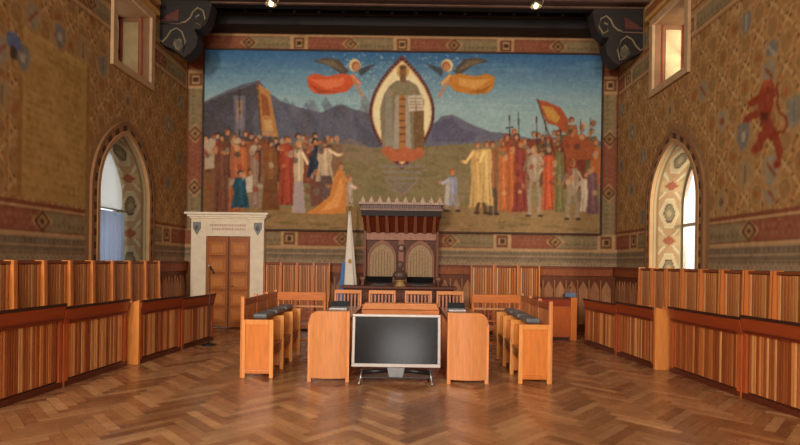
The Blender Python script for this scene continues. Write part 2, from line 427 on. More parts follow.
for q in range(260):
    x = random.uniform(204, 600); y = random.uniform(150, 210); cv.ell(*A(x, y), random.uniform(.05, .3), random.uniform(.02, .08), random.choice([(140, 128, 84), (108, 104, 70), (150, 126, 90), (124, 104, 74)]), .4)
PG([(200, 200), (300, 209), (360, 206), (440, 205), (606, 205), (606, 240), (200, 240)], (148, 116, 74))
for q in range(90): cv.ell(*A(random.uniform(204, 600), random.uniform(206, 232)), random.uniform(.05, .3), .03, random.choice([(164, 132, 84), (120, 96, 62), (100, 86, 52)]), .5)
SK = (196, 138, 100)
def head(x, y, hair, r=2.6, skin=SK):
    cv.ell(*A(x, y - .6), r * .0245, r * .029, hair); cv.ell(*A(x + .5, y + .4), r * .017, r * .022, skin)
def robe(x, yt, yb, w, col, hair=(70, 44, 30), arm=0, low=None):
    """standing robed figure: head, shoulders, sleeves, folds"""
    hy = yt + 3; sh = yt + 7; h = yb - sh; d = tuple(v * .72 for v in col); lt = tuple(min(255, v * 1.2 + 8) for v in col)
    PG([(x - w * .36, sh), (x + w * .36, sh), (x + w * .46, sh + h * .3), (x + w * .36, sh + h * .45), (x + w * .55, yb), (x - w * .55, yb), (x - w * .36, sh + h * .45), (x - w * .46, sh + h * .3)], col)
    for k in (-.3, 0.05, .3): PG([(x + w * k * .6, sh + h * .3), (x + w * (k + .08), yb), (x + w * (k - .04), yb)], d, .8)
    PG([(x - w * .1, sh + 2), (x + w * .1, sh + 2), (x + w * .16, yb - 3), (x + w * .02, yb - 3)], lt, .6)
    if low: PG([(x - w * .38, sh + h * .5), (x + w * .38, sh + h * .5), (x + w * .52, yb), (x - w * .52, yb)], low)
    if arm: cv.line([A(x + w * .3 * arm, sh + 3), A(x + w * .75 * arm, sh + h * .22), A(x + w * 1.0 * arm, sh + h * .2)], .07, lt); cv.ell(*A(x + w * 1.05 * arm, sh + h * .2), .035, .035, SK)
    head(x, hy, hair)
def legs(x, y0, y1, w, col):
    for k in (-1, 1): cv.line([A(x + k * w * .2, y0), A(x + k * w * .35, (y0 + y1) / 2), A(x + k * w * .3, y1)], .08, col); cv.ell(*A(x + k * w * .4, y1), .07, .03, (70, 50, 36))
# banners
PG([(234, 96), (246, 96), (245, 136), (236, 138)], (112, 110, 118)); PG([(237, 101), (243, 101), (243, 120), (237, 122)], (160, 130, 110)); cv.line([A(240, 90), A(240, 170)], .03, (70, 50, 40))
PG([(257, 83), (270, 92), (274, 112), (279, 138), (263, 136), (259, 112)], (190, 132, 76)); PG([(261, 93), (268, 98), (271, 116), (263, 116)], (150, 84, 50)); PG([(264, 120), (272, 120), (274, 132), (266, 131)], (206, 160, 100)); cv.line([A(258, 82), A(266, 205)], .04, (110, 74, 44))
cv.ell(*A(241, 122), .07, .18, (132, 122, 132), .8)
# back row of the left crowd, then the front row
for i in range(26):
    x = 208 + i * 5.2 + random.uniform(-2, 2); y = 138 + random.uniform(-6, 8)
    PG([(x - 5, y + 5), (x + 5, y + 5), (x + 6, y + 40), (x - 6, y + 40)], random.choice([(120, 62, 42), (150, 84, 50), (96, 66, 50), (134, 100, 72), (86, 54, 42)])); head(x, y, random.choice([(70, 42, 30), (150, 80, 44), (110, 60, 38), (170, 150, 120)]))
PG([(205, 142), (214, 137), (219, 146), (216, 172), (205, 172)], (186, 164, 134)); PG([(203, 170), (218, 168), (220, 212), (203, 212)], (126, 84, 50))
robe(222, 136, 212, 16, (112, 66, 48)); robe(236, 138, 212, 13, (168, 92, 56), (160, 90, 50)); robe(243, 140, 205, 11, (186, 104, 58), (150, 74, 40)); robe(255, 146, 208, 10, (150, 120, 98), (190, 170, 150))
robe(241, 171, 208, 17, (34, 74, 90), (50, 60, 66)); PG([(246, 178), (253, 175), (253, 192), (247, 193)], (206, 188, 162)); head(250, 172, (90, 50, 30), 2)
robe(287, 137, 205, 17, (160, 66, 44), (130, 60, 36)); robe(271, 141, 210, 17, (132, 84, 46), (60, 40, 30), low=(116, 70, 40)); head(279, 148, (40, 34, 32), 3)
robe(299, 143, 213, 12, (206, 178, 142), (170, 96, 56), 1, low=(176, 156, 150)); robe(315, 139, 178, 15, (44, 50, 66), (36, 30, 30), -.4)
PG([(310, 176), (322, 176), (324, 206), (311, 206)], (116, 72, 58)); robe(325, 141, 182, 17, (198, 170, 134), (150, 90, 60), 1); PG([(321, 176), (332, 176), (334, 200), (322, 200)], (100, 78, 72))
PG([(339, 168), (345, 172), (347, 190), (346, 214), (306, 214), (318, 206), (330, 196), (334, 178)], (212, 132, 64)); PG([(341, 176), (344, 190), (338, 208), (320, 211), (334, 198)], (234, 164, 90), .8); head(341, 167, (140, 90, 50), 3); cv.line([A(344, 178), A(352, 184)], .06, (214, 150, 90))
robe(350, 176, 206, 7, (186, 160, 138), (160, 96, 60), 1)
# right crowd
for i in range(24):
    x = 500 + i * 4.1 + random.uniform(-2, 2); y = 138 + random.uniform(-8, 6)
    PG([(x - 5, y + 5), (x + 5, y + 5), (x + 6, y + 46), (x - 6, y + 46)], random.choice([(160, 76, 46), (186, 104, 54), (124, 60, 44), (140, 104, 66), (104, 92, 56)])); head(x, y, random.choice([(90, 50, 34), (176, 90, 46), (140, 66, 38), (120, 106, 90)]))
for x in (509, 518, 536, 545, 560, 580, 590): cv.line([A(x, random.uniform(112, 124)), A(x + 1, 150)], .022, (62, 48, 42))
cv.line([A(506, 128), A(513, 128)], .03, (60, 50, 46))
PG([(536, 100), (546, 102), (560, 108), (568, 120), (567, 136), (556, 126), (547, 124)], (176, 84, 50)); PG([(541, 106), (552, 108), (560, 118), (556, 124), (548, 120)], (204, 150, 70)); cv.line([A(537, 100), A(556, 160)], .03, (80, 60, 40))
robe(571, 118, 150, 14, (150, 96, 60), (120, 60, 40)); PG([(562, 138), (582, 134), (594, 144), (594, 160), (566, 160)], (164, 84, 48))
robe(452, 170, 206, 13, (150, 150, 162), (186, 96, 54), -.9); legs(452, 196, 211, 14, (160, 138, 118)); PG([(446, 182), (450, 180), (449, 206), (444, 204)], (190, 180, 168))
robe(492, 142, 206, 12, (150, 96, 62), (120, 62, 40)); legs(493, 190, 214, 8, (84, 74, 66))
robe(477, 143, 208, 15, (210, 166, 100), (150, 84, 52), -1); robe(486, 142, 206, 13, (222, 178, 108), (140, 74, 46), -.6); legs(481, 204, 213, 12, (96, 70, 52))
robe(503, 141, 211, 11, (196, 112, 62), (150, 80, 50)); robe(511, 140, 212, 11, (184, 98, 54), (140, 70, 44)); robe(520, 142, 212, 14, (136, 60, 48), (176, 92, 54))
robe(548, 148, 210, 13, (196, 88, 50), (150, 84, 50)); robe(559, 146, 212, 11, (122, 112, 66), (110, 60, 40))
for x, y0, w in ((534, 148, 15), (572, 162, 14)):
    PG([(x - w * .35, y0 + 7), (x + w * .35, y0 + 6), (x + w * .5, y0 + 22), (x + w * .28, y0 + 34), (x - w * .28, y0 + 34), (x - w * .5, y0 + 20)], (172, 146, 118)); PG([(x - 2, y0 + 9), (x + 2, y0 + 9), (x + 1, y0 + 30)], (212, 190, 160), .8)
    legs(x, y0 + 33, y0 + 68 if y0 < 160 else 219, w, (160, 136, 110)); head(x, y0 + 2, (180, 130, 70), 3)
    cv.line([A(x + w * .4, y0 + 10), A(x + w * .7, y0 + 18), A(x + w * .3, y0 + 26)], .06, (196, 172, 140)); cv.line([A(x - w * .4, y0 + 10), A(x - w * .7, y0 + 22)], .06, (140, 116, 92))
robe(585, 172, 212, 11, (206, 184, 156), (130, 70, 50)); robe(592, 166, 214, 12, (120, 84, 84), (190, 100, 60))
for i in range(150):      # hats, faces, sleeves and trimmings glimpsed in the press of the crowds
    x = random.choice([random.uniform(206, 330), random.uniform(498, 597)]); lo = 136 if x < 400 else (142 - max(0, x - 535) * .35)
    y = random.uniform(lo, 195) if random.random() < .5 else random.uniform(lo, lo + 20)
    cv.ell(*A(x, y), random.uniform(.03, .08), random.uniform(.03, .1), random.choice([(206, 130, 80), (170, 84, 50), (216, 170, 120), (120, 60, 44), (80, 56, 50), (196, 178, 150), (110, 110, 90), (150, 60, 40)]), .65, random.uniform(-.6, .6))
# angels
for sx, ox, rc, lc2 in ((1, 355, (214, 88, 50), (236, 132, 84)), (-1, 447, (206, 132, 54), (228, 172, 92))):
    def Q(dx, y): return (ox + sx * dx, y)
    PG([Q(-42, 62), Q(-30, 58), Q(-16, 60), Q(-6, 72), Q(-12, 76), Q(-26, 66)], (84, 78, 70)); PG([Q(-38, 61), Q(-22, 61), Q(-10, 72)], (132, 112, 80), .7)
    PG([Q(3, 70), Q(14, 66), Q(22, 64), Q(12, 72), Q(6, 77)], (70, 76, 84))
    PG([Q(-48, 78), Q(-40, 74), Q(-28, 77), Q(-12, 74), Q(-4, 76), Q(2, 82), Q(-8, 92), Q(-26, 95), Q(-40, 94), Q(-46, 88)], rc)
    PG([Q(-44, 80), Q(-26, 80), Q(-10, 78), Q(-12, 86), Q(-28, 90)], lc2, .7); PG([Q(-46, 84), Q(-34, 90), Q(-20, 92), Q(-36, 94)], tuple(v * .7 for v in rc), .7)
    cv.line([A(*Q(-2, 80)), A(*Q(4, 90)), A(*Q(8, 97))], .06, SK); cv.line([A(*Q(-3, 76)), A(*Q(5, 84))], .07, lc2)
    cv.ell(*A(*Q(0, 66)), .14, .15, (232, 206, 150)); head(ox + sx * 1, 67.5, (170, 100, 50), 4)
# almond-shaped glory with a robed standing figure holding a book
cx, cyy = 402, 113
def almond(s, col):
    P = []
    for i in range(41):
        tt = -1 + i / 20; P.append((1 - abs(tt) ** 1.9, tt))
    pts = [(cx + 31.5 * s * w, cyy + 55 * s * tt) for w, tt in P] + [(cx - 31.5 * s * w, cyy + 55 * s * tt) for w, tt in P[::-1]]
    PG(pts, col)
almond(1.04, (106, 66, 64)); almond(1.0, (168, 124, 108))
for i in range(40):
    tt = -1 + i / 20 + .02
    for g in (-1, 1): cv.ell(*A(cx + g * 30.9 * (1 - abs(tt) ** 1.9), cyy + 54 * tt), .03, .03, (80, 44, 46))
almond(.94, (240, 206, 140)); almond(.9, (255, 234, 180))
PG([(390, 86), (397, 81), (409, 81), (417, 86), (421, 95), (423, 120), (422, 150), (418, 157), (386, 157), (382, 148), (380, 110), (384, 95)], (140, 124, 96))
PG([(386, 94), (391, 88), (394, 155), (385, 155)], (150, 142, 122)); PG([(396, 84), (408, 84), (412, 157), (393, 157)], (170, 160, 140)); PG([(399, 84), (405, 84), (406, 157), (399, 157)], (176, 118, 66))
PG([(392, 84), (412, 84), (410, 96), (394, 96)], (140, 130, 96)); PG([(418, 96), (424, 100), (424, 150), (414, 157), (414, 110)], (122, 92, 58))
for y in range(100, 156, 7): cv.line([A(400, y), A(405, y)], .03, (96, 64, 40))
PG([(408, 96), (423, 95), (424, 111), (409, 112)], (212, 196, 168)); cv.line([A(416, 95), A(416, 112)], .02, (150, 120, 90))
for y in (99, 102, 105, 108): cv.line([A(410, y), A(415, y)], .015, (130, 100, 80)); cv.line([A(417, y), A(422, y)], .015, (130, 100, 80))
cv.ell(*A(403, 72), .15, .17, (210, 170, 96)); cv.ell(*A(403, 73), .085, .125, (146, 98, 64)); cv.ell(*A(403, 79), .07, .09, (120, 84, 60)); cv.ell(*A(403, 68), .08, .05, (100, 70, 50))
cv.ell(*A(391, 94), .05, .05, SK); cv.line([A(388, 100), A(391, 92)], .06, (150, 140, 110))
PG([(380, 151), (388, 146), (396, 150), (404, 146), (412, 150), (422, 147), (425, 156), (412, 162), (392, 162)], (190, 104, 66))
for i in range(5): PG([(378 + i * 3, 165 + i * 6), (426 - i * 3, 165 + i * 6), (422 - i * 3, 168 + i * 6), (382 + i * 3, 168 + i * 6)], (142, 134, 130), .6)
PG([(388, 182), (416, 182), (402, 197)], (130, 116, 104), .5); cv.line([A(386, 180), A(402, 196), A(418, 180)], .03, (160, 130, 110))
cv.speckle(5, 2); cv.speckle(2.5, 5); cv.soften(2, .9, None, 1.07)
mural = thing('mural', 'huge mural of a saint in a golden halo above crowds, on the back wall', 'mural', (0, MY, MZ0))
cv.mesh('painted_panel', 'fresco', lambda u, v: (u, np.full_like(u, -.005), v - MZ0), parent=mural)
b = MB(); W_ = .04
for x0, z0, x1, z1 in ((ML - W_, -W_, MR + W_, 0), (ML - W_, MZ1 - MZ0, MR + W_, MZ1 - MZ0 + W_), (ML - W_, 0, ML, MZ1 - MZ0), (MR, 0, MR + W_, MZ1 - MZ0)):
    b.box(x0, -.035, z0, x1, .045, z1, (74, 48, 34))
b.box(ML, 0.0, 0, MR, .045, MZ1 - MZ0, (90, 60, 40))
b.build('frame', 'beam', mural, .004)

# ------------------------------------------------------------------ floor: herringbone parquet
W, nn = .105, 6
b = MB(); c45 = math.cos(PI / 4); R0 = 132
b.box(XL - .3, -5.3, -.12, XR + .3, YB + .3, -.004, (110, 74, 48))
pal = [(178, 124, 80), (192, 138, 92), (164, 110, 70), (200, 148, 100), (150, 98, 62), (176, 120, 78)]
for ix in range(-R0, R0):
    for iy in range(-R0, R0):
        d = (ix - iy) % (2 * nn)
        if d == 0: r = (ix, iy, ix + nn, iy + 1)
        elif d == 2 * nn - 1: r = (ix, iy, ix + 1, iy + nn)
        else: continue
        g = .012
        P4 = [((u * W) * c45 - (v * W) * c45, (u * W) * c45 + (v * W) * c45 + 3.2) for u, v in ((r[0] + g, r[1] + g), (r[2] - g, r[1] + g), (r[2] - g, r[3] - g), (r[0] + g, r[3] - g))]
        xs = [p[0] for p in P4]; ys = [p[1] for p in P4]
        if max(xs) < XL or min(xs) > XR or max(ys) < -5 or min(ys) > YB: continue
        P4 = [(min(max(x, XL), XR), min(max(y, -5), YB)) for x, y in P4]
        cc = jit(random.choice(pal), 7)
        if d == 0: cc = tuple(v * .9 for v in cc)
        b.quadmesh([(x, y, 0) for x, y in P4], [(0, 1, 2, 3)], cc)
struct(b.build('floor', 'floor'), 'brown herringbone parquet floor')

# ------------------------------------------------------------------ ceiling, beams, cornice
b = MB(); b.box(XL - .3, -5.3, ZC, XR + .3, YB + .3, ZC + .15, (52, 36, 28))
for i in range(9):
    y = -4.4 + i * 1.6
    if y < 9.9: b.box(XL, y, ZC - .3, XR, y + .3, ZC, (60, 40, 30))
struct(b.build('ceiling', 'beam'), 'dark timber ceiling')
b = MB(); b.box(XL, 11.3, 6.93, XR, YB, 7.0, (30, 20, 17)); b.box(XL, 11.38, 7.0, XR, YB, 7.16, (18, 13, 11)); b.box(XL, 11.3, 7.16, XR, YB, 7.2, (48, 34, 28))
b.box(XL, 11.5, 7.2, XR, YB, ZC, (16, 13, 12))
for i in range(18): b.box(XL + .3 + i * .56, 11.46, 7.27, XL + .36 + i * .56, 11.5, 7.33, (110, 104, 96))
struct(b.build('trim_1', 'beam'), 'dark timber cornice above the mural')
b = MB(); b.box(XL, 10.3, 7.03, XR, 10.62, ZC, (74, 50, 40)); b.box(XL, 10.26, 7.0, XR, 10.34, 7.08, (90, 64, 52)); b.box(XL, 10.52, 7.0, XR, 10.58, 7.06, (110, 82, 66)); b.box(XL, 10.58, 7.1, XR, 10.95, ZC, (20, 15, 13))
struct(b.build('trim_2', 'beam'), 'transverse ceiling beam carried by scrolled brackets')
prof = [(157, -6), (212, -6), (216, 4), (214, 14), (210, 24), (203, 30), (197, 30), (201, 38), (199, 47), (193, 54), (186, 58), (178, 53), (172, 49), (164, 46), (157, 44)]
BY = 10.5
pr = []
for px, py in prof:
    X, Z = at(px, py, BY); pr.append(((X - XL + .02) * .92 if px > 157 else 0.0, min(Z, 7.02)))
def br_pts(L): return [((at(px, py, BY)[0] - XL + .02) * .92, at(px, py, BY)[1]) for px, py in L]
for side, X0, sg, yy in (('left', XL, 1, 10.62), ('right', XR, -1, 10.72)):
    t_ = thing('scroll_bracket', 'carved scroll bracket under the ceiling beam, high on the %s wall' % side, 'bracket', (X0, yy, 6.0), 0, None)
    b = MB(); b.prism([(sg * x, z - 6) for x, z in pr], 'y', -.16, .16, (38, 30, 26)); b.build('body', 'beam', t_, .01)
    for L in ([(159, 40), (163, 43), (168, 38), (172, 32), (178, 29), (184, 33), (188, 43), (185, 53), (178, 50), (176, 43), (180, 38), (183, 42)], [(183, 24), (188, 23), (193, 19), (196, 13), (201, 9), (207, 12), (209, 20), (204, 27), (199, 24), (199, 18), (203, 16)]):
        b = MB(); P2 = br_pts(L)
        for s2 in (-.17,): b.tube([(sg * x, s2, z - 6) for x, z in P2], .018, (140, 124, 96), 6)
        b.build('scroll', 'plaster', t_)
    b = MB()
    for s2 in (-.17,):
        (x1, z1), (x2, z2), (x3, z3) = br_pts([(158, 25)])[0], br_pts([(183, 25)])[0], br_pts([(158, 42)])[0]
        b.tube([(sg * x2, s2, z2 - 6), (sg * x1, s2, z1 - 6), (sg * x3, s2, z3 - 6)], .014, (120, 96, 72), 6)
    b.build('moulding', 'plaster', t_)
    b = MB(); P2 = br_pts([(160, 22), (180, 22), (181, 10), (172, 14), (164, 19)]); b.prism([(sg * x, z - 6) for x, z in P2], 'y', -.175, -.15, (92, 48, 40)); b.build('painted_inset', 'beam', t_)
    b = MB(); P2 = br_pts([(176, 40), (184, 40), (185, 48), (180, 52), (174, 46)]); b.prism([(sg * x, z - 6) for x, z in P2], 'y', -.175, -.15, (90, 84, 66)); b.build('leaf', 'beam', t_)

# hanging lamps on the near face of the beam
for (px, py), lab in (((271, 4), 'left-hand small metal ceiling lamp with a lit bulb, above the mural'), ((536, 6), 'right-hand small metal ceiling lamp with a lit bulb, above the mural')):
    X, Z = at(px, py, 10.0)
    t_ = thing('ceiling_lamp', lab, 'lamp', (X, 10.0, Z), 0, None)
    b = MB(); b.tube([(0, 0, .14), (0, 0, .34), (0, .24, .4)], .012, (150, 130, 100), 6); b.box(-.05, .23, .34, .05, .255, .5, (120, 100, 80)); b.build('stem', 'metal', t_)
    b = MB(); b.lathe([(.03, .15), (.07, .13), (.1, .06), (.12, -.01), (.11, -.015), (.085, .05), (.05, .09)], (0, 0, 0), (190, 176, 150), 16); shd = b.build('shade', 'metal', t_)
    for k in range(3):
        b = MB(); b.tube([(math.cos(k * 2.1) * .06, math.sin(k * 2.1) * .06, .12), (math.cos(k * 2.1) * .15, math.sin(k * 2.1) * .15, .16), (math.cos(k * 2.1) * .13, math.sin(k * 2.1) * .13, .02)], .01, (180, 160, 120), 6)
        b.build('arm', 'metal', t_)
    b = MB(); b.ball((0, 0, 0), .04, .04, .05, (255, 240, 210)); b.build('bulb', 'bulb', shd)

# ------------------------------------------------------------------ windows
def jamb_mesh(outline, X0, X1, yc, col_fn, name, parent, sub=6, nd=26, inv=False):
    # resample the outline and sweep it outwards; paint by distance along (s) and depth (d)
    P = [Vector((p[0], p[1])) for p in outline]; out = [P[0]]; 
    for a_, b_ in zip(P[:-1], P[1:]):
        L = (b_ - a_).length; k = max(1, int(L / .025))
        for i in range(1, k + 1): out.append(a_.lerp(b_, i / k))
    s = [0]
    for a_, b_ in zip(out[:-1], out[1:]): s.append(s[-1] + (b_ - a_).length)
    V, Fs, C = [], [], []
    for i, p in enumerate(out):
        for j in range(nd + 1):
            V.append((X0 + (X1 - X0) * j / nd, yc + p.x, p.y)); C.append(col_fn(s[i], s[-1], j / nd))
    k = nd + 1
    for i in range(len(out) - 1):
        for j in range(nd):
            f = (i * k + j, i * k + j + 1, (i + 1) * k + j + 1, (i + 1) * k + j); Fs.append(f[::-1] if inv else f)
    me = bpy.data.meshes.new(name); me.from_pydata(V, [], Fs)
    ca = me.color_attributes.new('Col', 'FLOAT_COLOR', 'POINT'); arr = []
    for c in C: arr += [*lin(c), 1]
    ca.data.foreach_set('color', arr); me.materials.append(M['fresco']); me.update()
    o = bpy.data.objects.new(name, me); COL.objects.link(o); o.parent = parent; return o
def reveal_col(s, S_, d):
    if d < .07: return (186, 132, 84)
    if d < .15 or d > .92: return (236, 212, 158)
    if d < .2: return (186, 140, 88)
    t = min(s, S_ - s); ph = ((t + .2) % 1.1) / 1.1; x = (d - .56) * 2.2; y = (ph - .5) * 2
    r = max(abs(x) * 1.1 + abs(y) * .9, abs(y) * 1.5)      # long six-sided medallion
    if r < .2: return (196, 172, 126)
    if r < .42: return (158, 136, 98)
    if r < .5: return (110, 84, 60)
    if r < .72: return (232, 204, 150)
    if r < .8: return (242, 224, 176)
    if abs(y) > .8: return (190, 110, 74) if abs(x) < (abs(y) - .8) * 2.6 else (226, 190, 134)
    if abs(abs(x) - (1 - abs(y)) * 1.6) < .1: return (242, 224, 176)
    return (214, 168, 116)
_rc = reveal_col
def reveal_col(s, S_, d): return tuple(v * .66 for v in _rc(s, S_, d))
wn = 0
for side, X0, sg in (('left', XL, -1), ('right', XR, 1)):
    wn += 1
    XD = X0 + sg * .62
    w_ = bpy.data.objects.new('window_%d' % wn, None); COL.objects.link(w_); struct(w_, 'pointed arched window in the %s wall' % side)
    o = arch_pts(.81, 1.2, 2.75, 3.9)
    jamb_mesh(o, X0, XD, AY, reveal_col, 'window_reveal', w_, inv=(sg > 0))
    # raised moulding around the opening, with dark blocks
    b = MB(); O1 = arch_pts(.98, 1.2, 2.75, 4.08, 20); I1 = arch_pts(.80, 1.2, 2.75, 3.89, 20)
    def ring(b, O, I, x0, x1, cf):
        for i in range(len(O) - 1):
            V = [(x0, AY + I[i][0], I[i][1]), (x1, AY + I[i][0], I[i][1]), (x0, AY + O[i][0], O[i][1]), (x1, AY + O[i][0], O[i][1]),
                 (x0, AY + I[i + 1][0], I[i + 1][1]), (x1, AY + I[i + 1][0], I[i + 1][1]), (x0, AY + O[i + 1][0], O[i + 1][1]), (x1, AY + O[i + 1][0], O[i + 1][1])]
            b.hexa(V if x0 < x1 else [V[j] for j in (1, 0, 3, 2, 5, 4, 7, 6)], cf(i))
    def dens(P, k=3):
        r = [P[0]]
        for a_, b_ in zip(P[:-1], P[1:]):
            kk = max(1, int(math.dist(a_, b_) / .12))
            for i in range(1, kk + 1): r.append((a_[0] + (b_[0] - a_[0]) * i / kk, a_[1] + (b_[1] - a_[1]) * i / kk))
        return r
    def pair(h1, a1, h2, a2):
        A1 = arch_pts(h1, 1.2, 2.75, a1, 12); A2 = arch_pts(h2, 1.2, 2.75, a2, 12)
        rO, rI = [A1[0]], [A2[0]]
        for i in range(len(A1) - 1):
            kk = max(1, int(math.dist(A1[i], A1[i + 1]) / .11))
            for j in range(1, kk + 1):
                f = j / kk; rO.append(tuple(A1[i][q] + (A1[i + 1][q] - A1[i][q]) * f for q in (0, 1))); rI.append(tuple(A2[i][q] + (A2[i + 1][q] - A2[i][q]) * f for q in (0, 1)))
        return rO, rI
    O1, I1 = pair(.96, 4.06, .86, 3.95); ring(b, O1, I1, X0 - sg * .03, X0 - sg * .0, lambda i: (88, 62, 48) if i % 2 else (150, 112, 76))
    O1, I1 = pair(.87, 3.96, .80, 3.885); ring(b, O1, I1, X0 - sg * .05, X0 + sg * .02, lambda i: (176, 136, 92))
    O1, I1 = pair(1.02, 4.13, .96, 4.06); ring(b, O1, I1, X0 - sg * .045, X0 - sg * .0, lambda i: (142, 102, 68))
    b.build('moulding', 'plaster', w_)
    # frame, bars and glass
    b = MB(); XG = XD + sg * .02
    O1, I1 = pair(.86, 3.96, .76, 3.82); ring(b, O1, I1, XG - .03, XG + .03, lambda i: (150, 130, 104))
    b.box(XG - .025, AY - .8, 2.38, XG + .025, AY + .8, 2.44, (160, 150, 130)); b.box(XG - .025, AY - .02, 1.2, XG + .025, AY + .02, 3.82, (150, 140, 120))
    b.build('window_frame', 'wood', w_)
    b = MB(); b.prism([(AY + x, z) for x, z in arch_pts(.82, 1.2, 2.75, 3.9)], 'x', XG - .004, XG + .004, (255, 255, 255)); b.build('glass', 'glass', w_)
    b = MB(); b.box(X0 + sg * .0, AY - .81, 1.12, XD + sg * .06, AY + .81, 1.2, (206, 186, 150)); b.build('window_sill', 'stone', w_)
    # square upper window
    wn += 1
    w2 = bpy.data.objects.new('window_%d' % wn, None); COL.objects.link(w2); struct(w2, 'tall rectangular upper window high in the %s wall' % side)
    b = MB(); XE = X0 + sg * .60
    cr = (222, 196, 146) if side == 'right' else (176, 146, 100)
    for y0, y1, z0, z1, c in ((UY0 - .1, UY0, UZ0 - .05, UZ1 + .1, (150, 110, 76)), (UY1, UY1 + .1, UZ0 - .05, UZ1 + .1, (150, 110, 76)), (UY0, UY1, UZ1, UZ1 + .1, (160, 120, 80)), (UY0, UY1, UZ0 - .1, UZ0, (160, 120, 80))):
        b.box(X0 - sg * .01, y0, z0, XE, y1, z1, c)
    b.box(X0 + sg * .2, UY1 - .012, UZ0, XE - sg * .1, UY1 + .01, UZ1 - .1, cr)
    b.box(X0 + sg * .12, UY1 - .014, UZ0, X0 + sg * .15, UY1, UZ1, (150, 70, 44)); b.box(XE - sg * .07, UY1 - .014, UZ0, XE - sg * .04, UY1, UZ1, (150, 70, 44))
    b.box(X0 + sg * .1, UY0, UZ0 - .01, XE, UY1, UZ0 + .012, (178, 120, 80))
    b.build('window_reveal', 'plaster', w2)
    b = MB()
    for y0, y1, z0, z1 in ((UY0 - .13, UY0, UZ0 - .13, UZ1 + .13), (UY1, UY1 + .13, UZ0 - .13, UZ1 + .13), (UY0, UY1, UZ1, UZ1 + .13), (UY0, UY1, UZ0 - .13, UZ0)):
        b.box(X0 - sg * .07, y0, z0, X0 - sg * .01, y1, z1, (190, 156, 116))
    b.box(X0 - sg * .14, UY0 - .17, UZ1 + .13, X0 - sg * .01, UY1 + .17, UZ1 + .21, (196, 156, 90)); b.box(X0 - sg * .10, UY0 - .14, UZ1 + .21, X0 - sg * .01, UY1 + .14, UZ1 + .36, (150, 90, 56)); b.box(X0 - sg * .15, UY0 - .18, UZ1 + .36, X0 - sg * .01, UY1 + .18, UZ1 + .42, (190, 150, 96))
    b.build('moulding', 'plaster', w2, .008)
    b = MB(); 
    for y0, y1, z0, z1 in ((UY0, UY0 + .06, UZ0, UZ1), (UY1 - .06, UY1, UZ0, UZ1), (UY0, UY1, UZ1 - .06, UZ1), (UY0, UY1, UZ0, UZ0 + .06), (9.42, 9.46, UZ0, UZ1), (UY0, UY1, 5.7, 5.74)):
        b.box(XE - .03, y0, z0, XE + .03, y1, z1, (130, 100, 70))
    b.build('window_frame', 'wood', w2)
    b = MB(); b.box(XE - .004, UY0, UZ0, XE + .004, UY1, UZ1, (255, 255, 255)); b.build('glass', 'glass', w2)

# white blind and curtain in the left window
def curtain(name, label, x, y0, y1, zt, zb, amp, wl_, col, cat, keep=None):
    V, Fs = [], []; ny, nz = 110, 14
    for j in range(nz + 1):
        for i in range(ny + 1):
            y = y0 + (y1 - y0) * i / ny; top = zt(y) if callable(zt) else zt; z = zb + (top - zb) * j / nz
            V.append((x + amp * math.sin(2 * PI * y / wl_ + .5 * math.sin(y * 9)) * (1 - .3 * j / nz), y, z))
    Fs = [(j * (ny + 1) + i, j * (ny + 1) + i + 1, (j + 1) * (ny + 1) + i + 1, (j + 1) * (ny + 1) + i) for j in range(nz) for i in range(ny)]
    b = MB(); b.quadmesh(V, Fs, col, True); o = b.build(name, 'sheer'); so = o.modifiers.new('s', 'SOLIDIFY'); so.thickness = .004
    return tag(o, label, cat)
def ztop(y):
    h = .79; r = 1.13; c = (r * r - h * h) / (2 * h); R = h + c; du = min(abs(y - AY), h - .001)
    return 2.75 + math.sqrt(max(0.0001, R * R - (du + c) ** 2)) - .03
curtain('window_blind', 'flat white blind filling the pointed top of the left arched window', XL - .50, AY - .78, AY + .78, ztop, 2.55, .006, .5, (236, 236, 232), 'blind')
curtain('curtain', 'pleated white curtain hanging in the lower part of the left arched window', XL - .46, AY - .78, AY + .78, 2.5, 1.26, .03, .13, (206, 214, 226), 'curtain')
b = MB(); b.tube([(XL - .40, AY - .79, 2.53), (XL - .40, AY + .79, 2.53)], .016, (200, 196, 186), 8); tag(b.build('curtain_rod', 'metal'), 'pale horizontal rod between blind and curtain in left arched window', 'curtain rod')

# ------------------------------------------------------------------ carved wainscot on all three walls (dark, pointed arches)
def wainscot(name, lab, fn, L, h=1.53):
    b = MB(); D1 = (150, 84, 50); D2 = (112, 62, 38); D3 = (170, 114, 76)
    def bx(u0, u1, d0, d1, z0, z1, c): 
        (x0, y0), (x1, y1) = fn(u0, d0), fn(u1, d1); b.box(x0, y0, z0, x1, y1, z1, c)
    bx(0, L, 0, .05, 0, h, D2); bx(0, L, 0, .11, h - .04, h + .02, (120, 66, 42)); bx(0, L, 0, .09, h - .2, h - .04, D1); bx(0, L, .05, .08, 0, .12, D2)
    k = max(1, int(L / .27)); st = L / k
    for i in range(k):
        u = i * st
        bx(u - .012, u + .012, .05, .075, .12, h - .3, D3)
        pts = [(u + .03, .2), (u + .03, h - .52), (u + st / 2, h - .32), (u + st - .03, h - .52), (u + st - .03, .2)]
        V = []
        for dd in (.05, .066):
            for (uu, z) in pts: x, y = fn(uu, dd); V.append((x, y, z))
        b.quadmesh(V, [(0, 1, 2, 3, 4), (9, 8, 7, 6, 5)] + [(j, (j + 1) % 5, (j + 1) % 5 + 5, j + 5) for j in range(5)], (178, 124, 84) if i % 2 else (164, 110, 74))
    o = b.build(name, 'dark'); struct(o, lab); return o
wainscot('trim_3', 'dark carved wainscot with pointed arches along the left wall', lambda u, d: (XL + d, u), 11.7)
wainscot('trim_4', 'dark carved wainscot with pointed arches along the right wall', lambda u, d: (XR - d, u), 11.7)
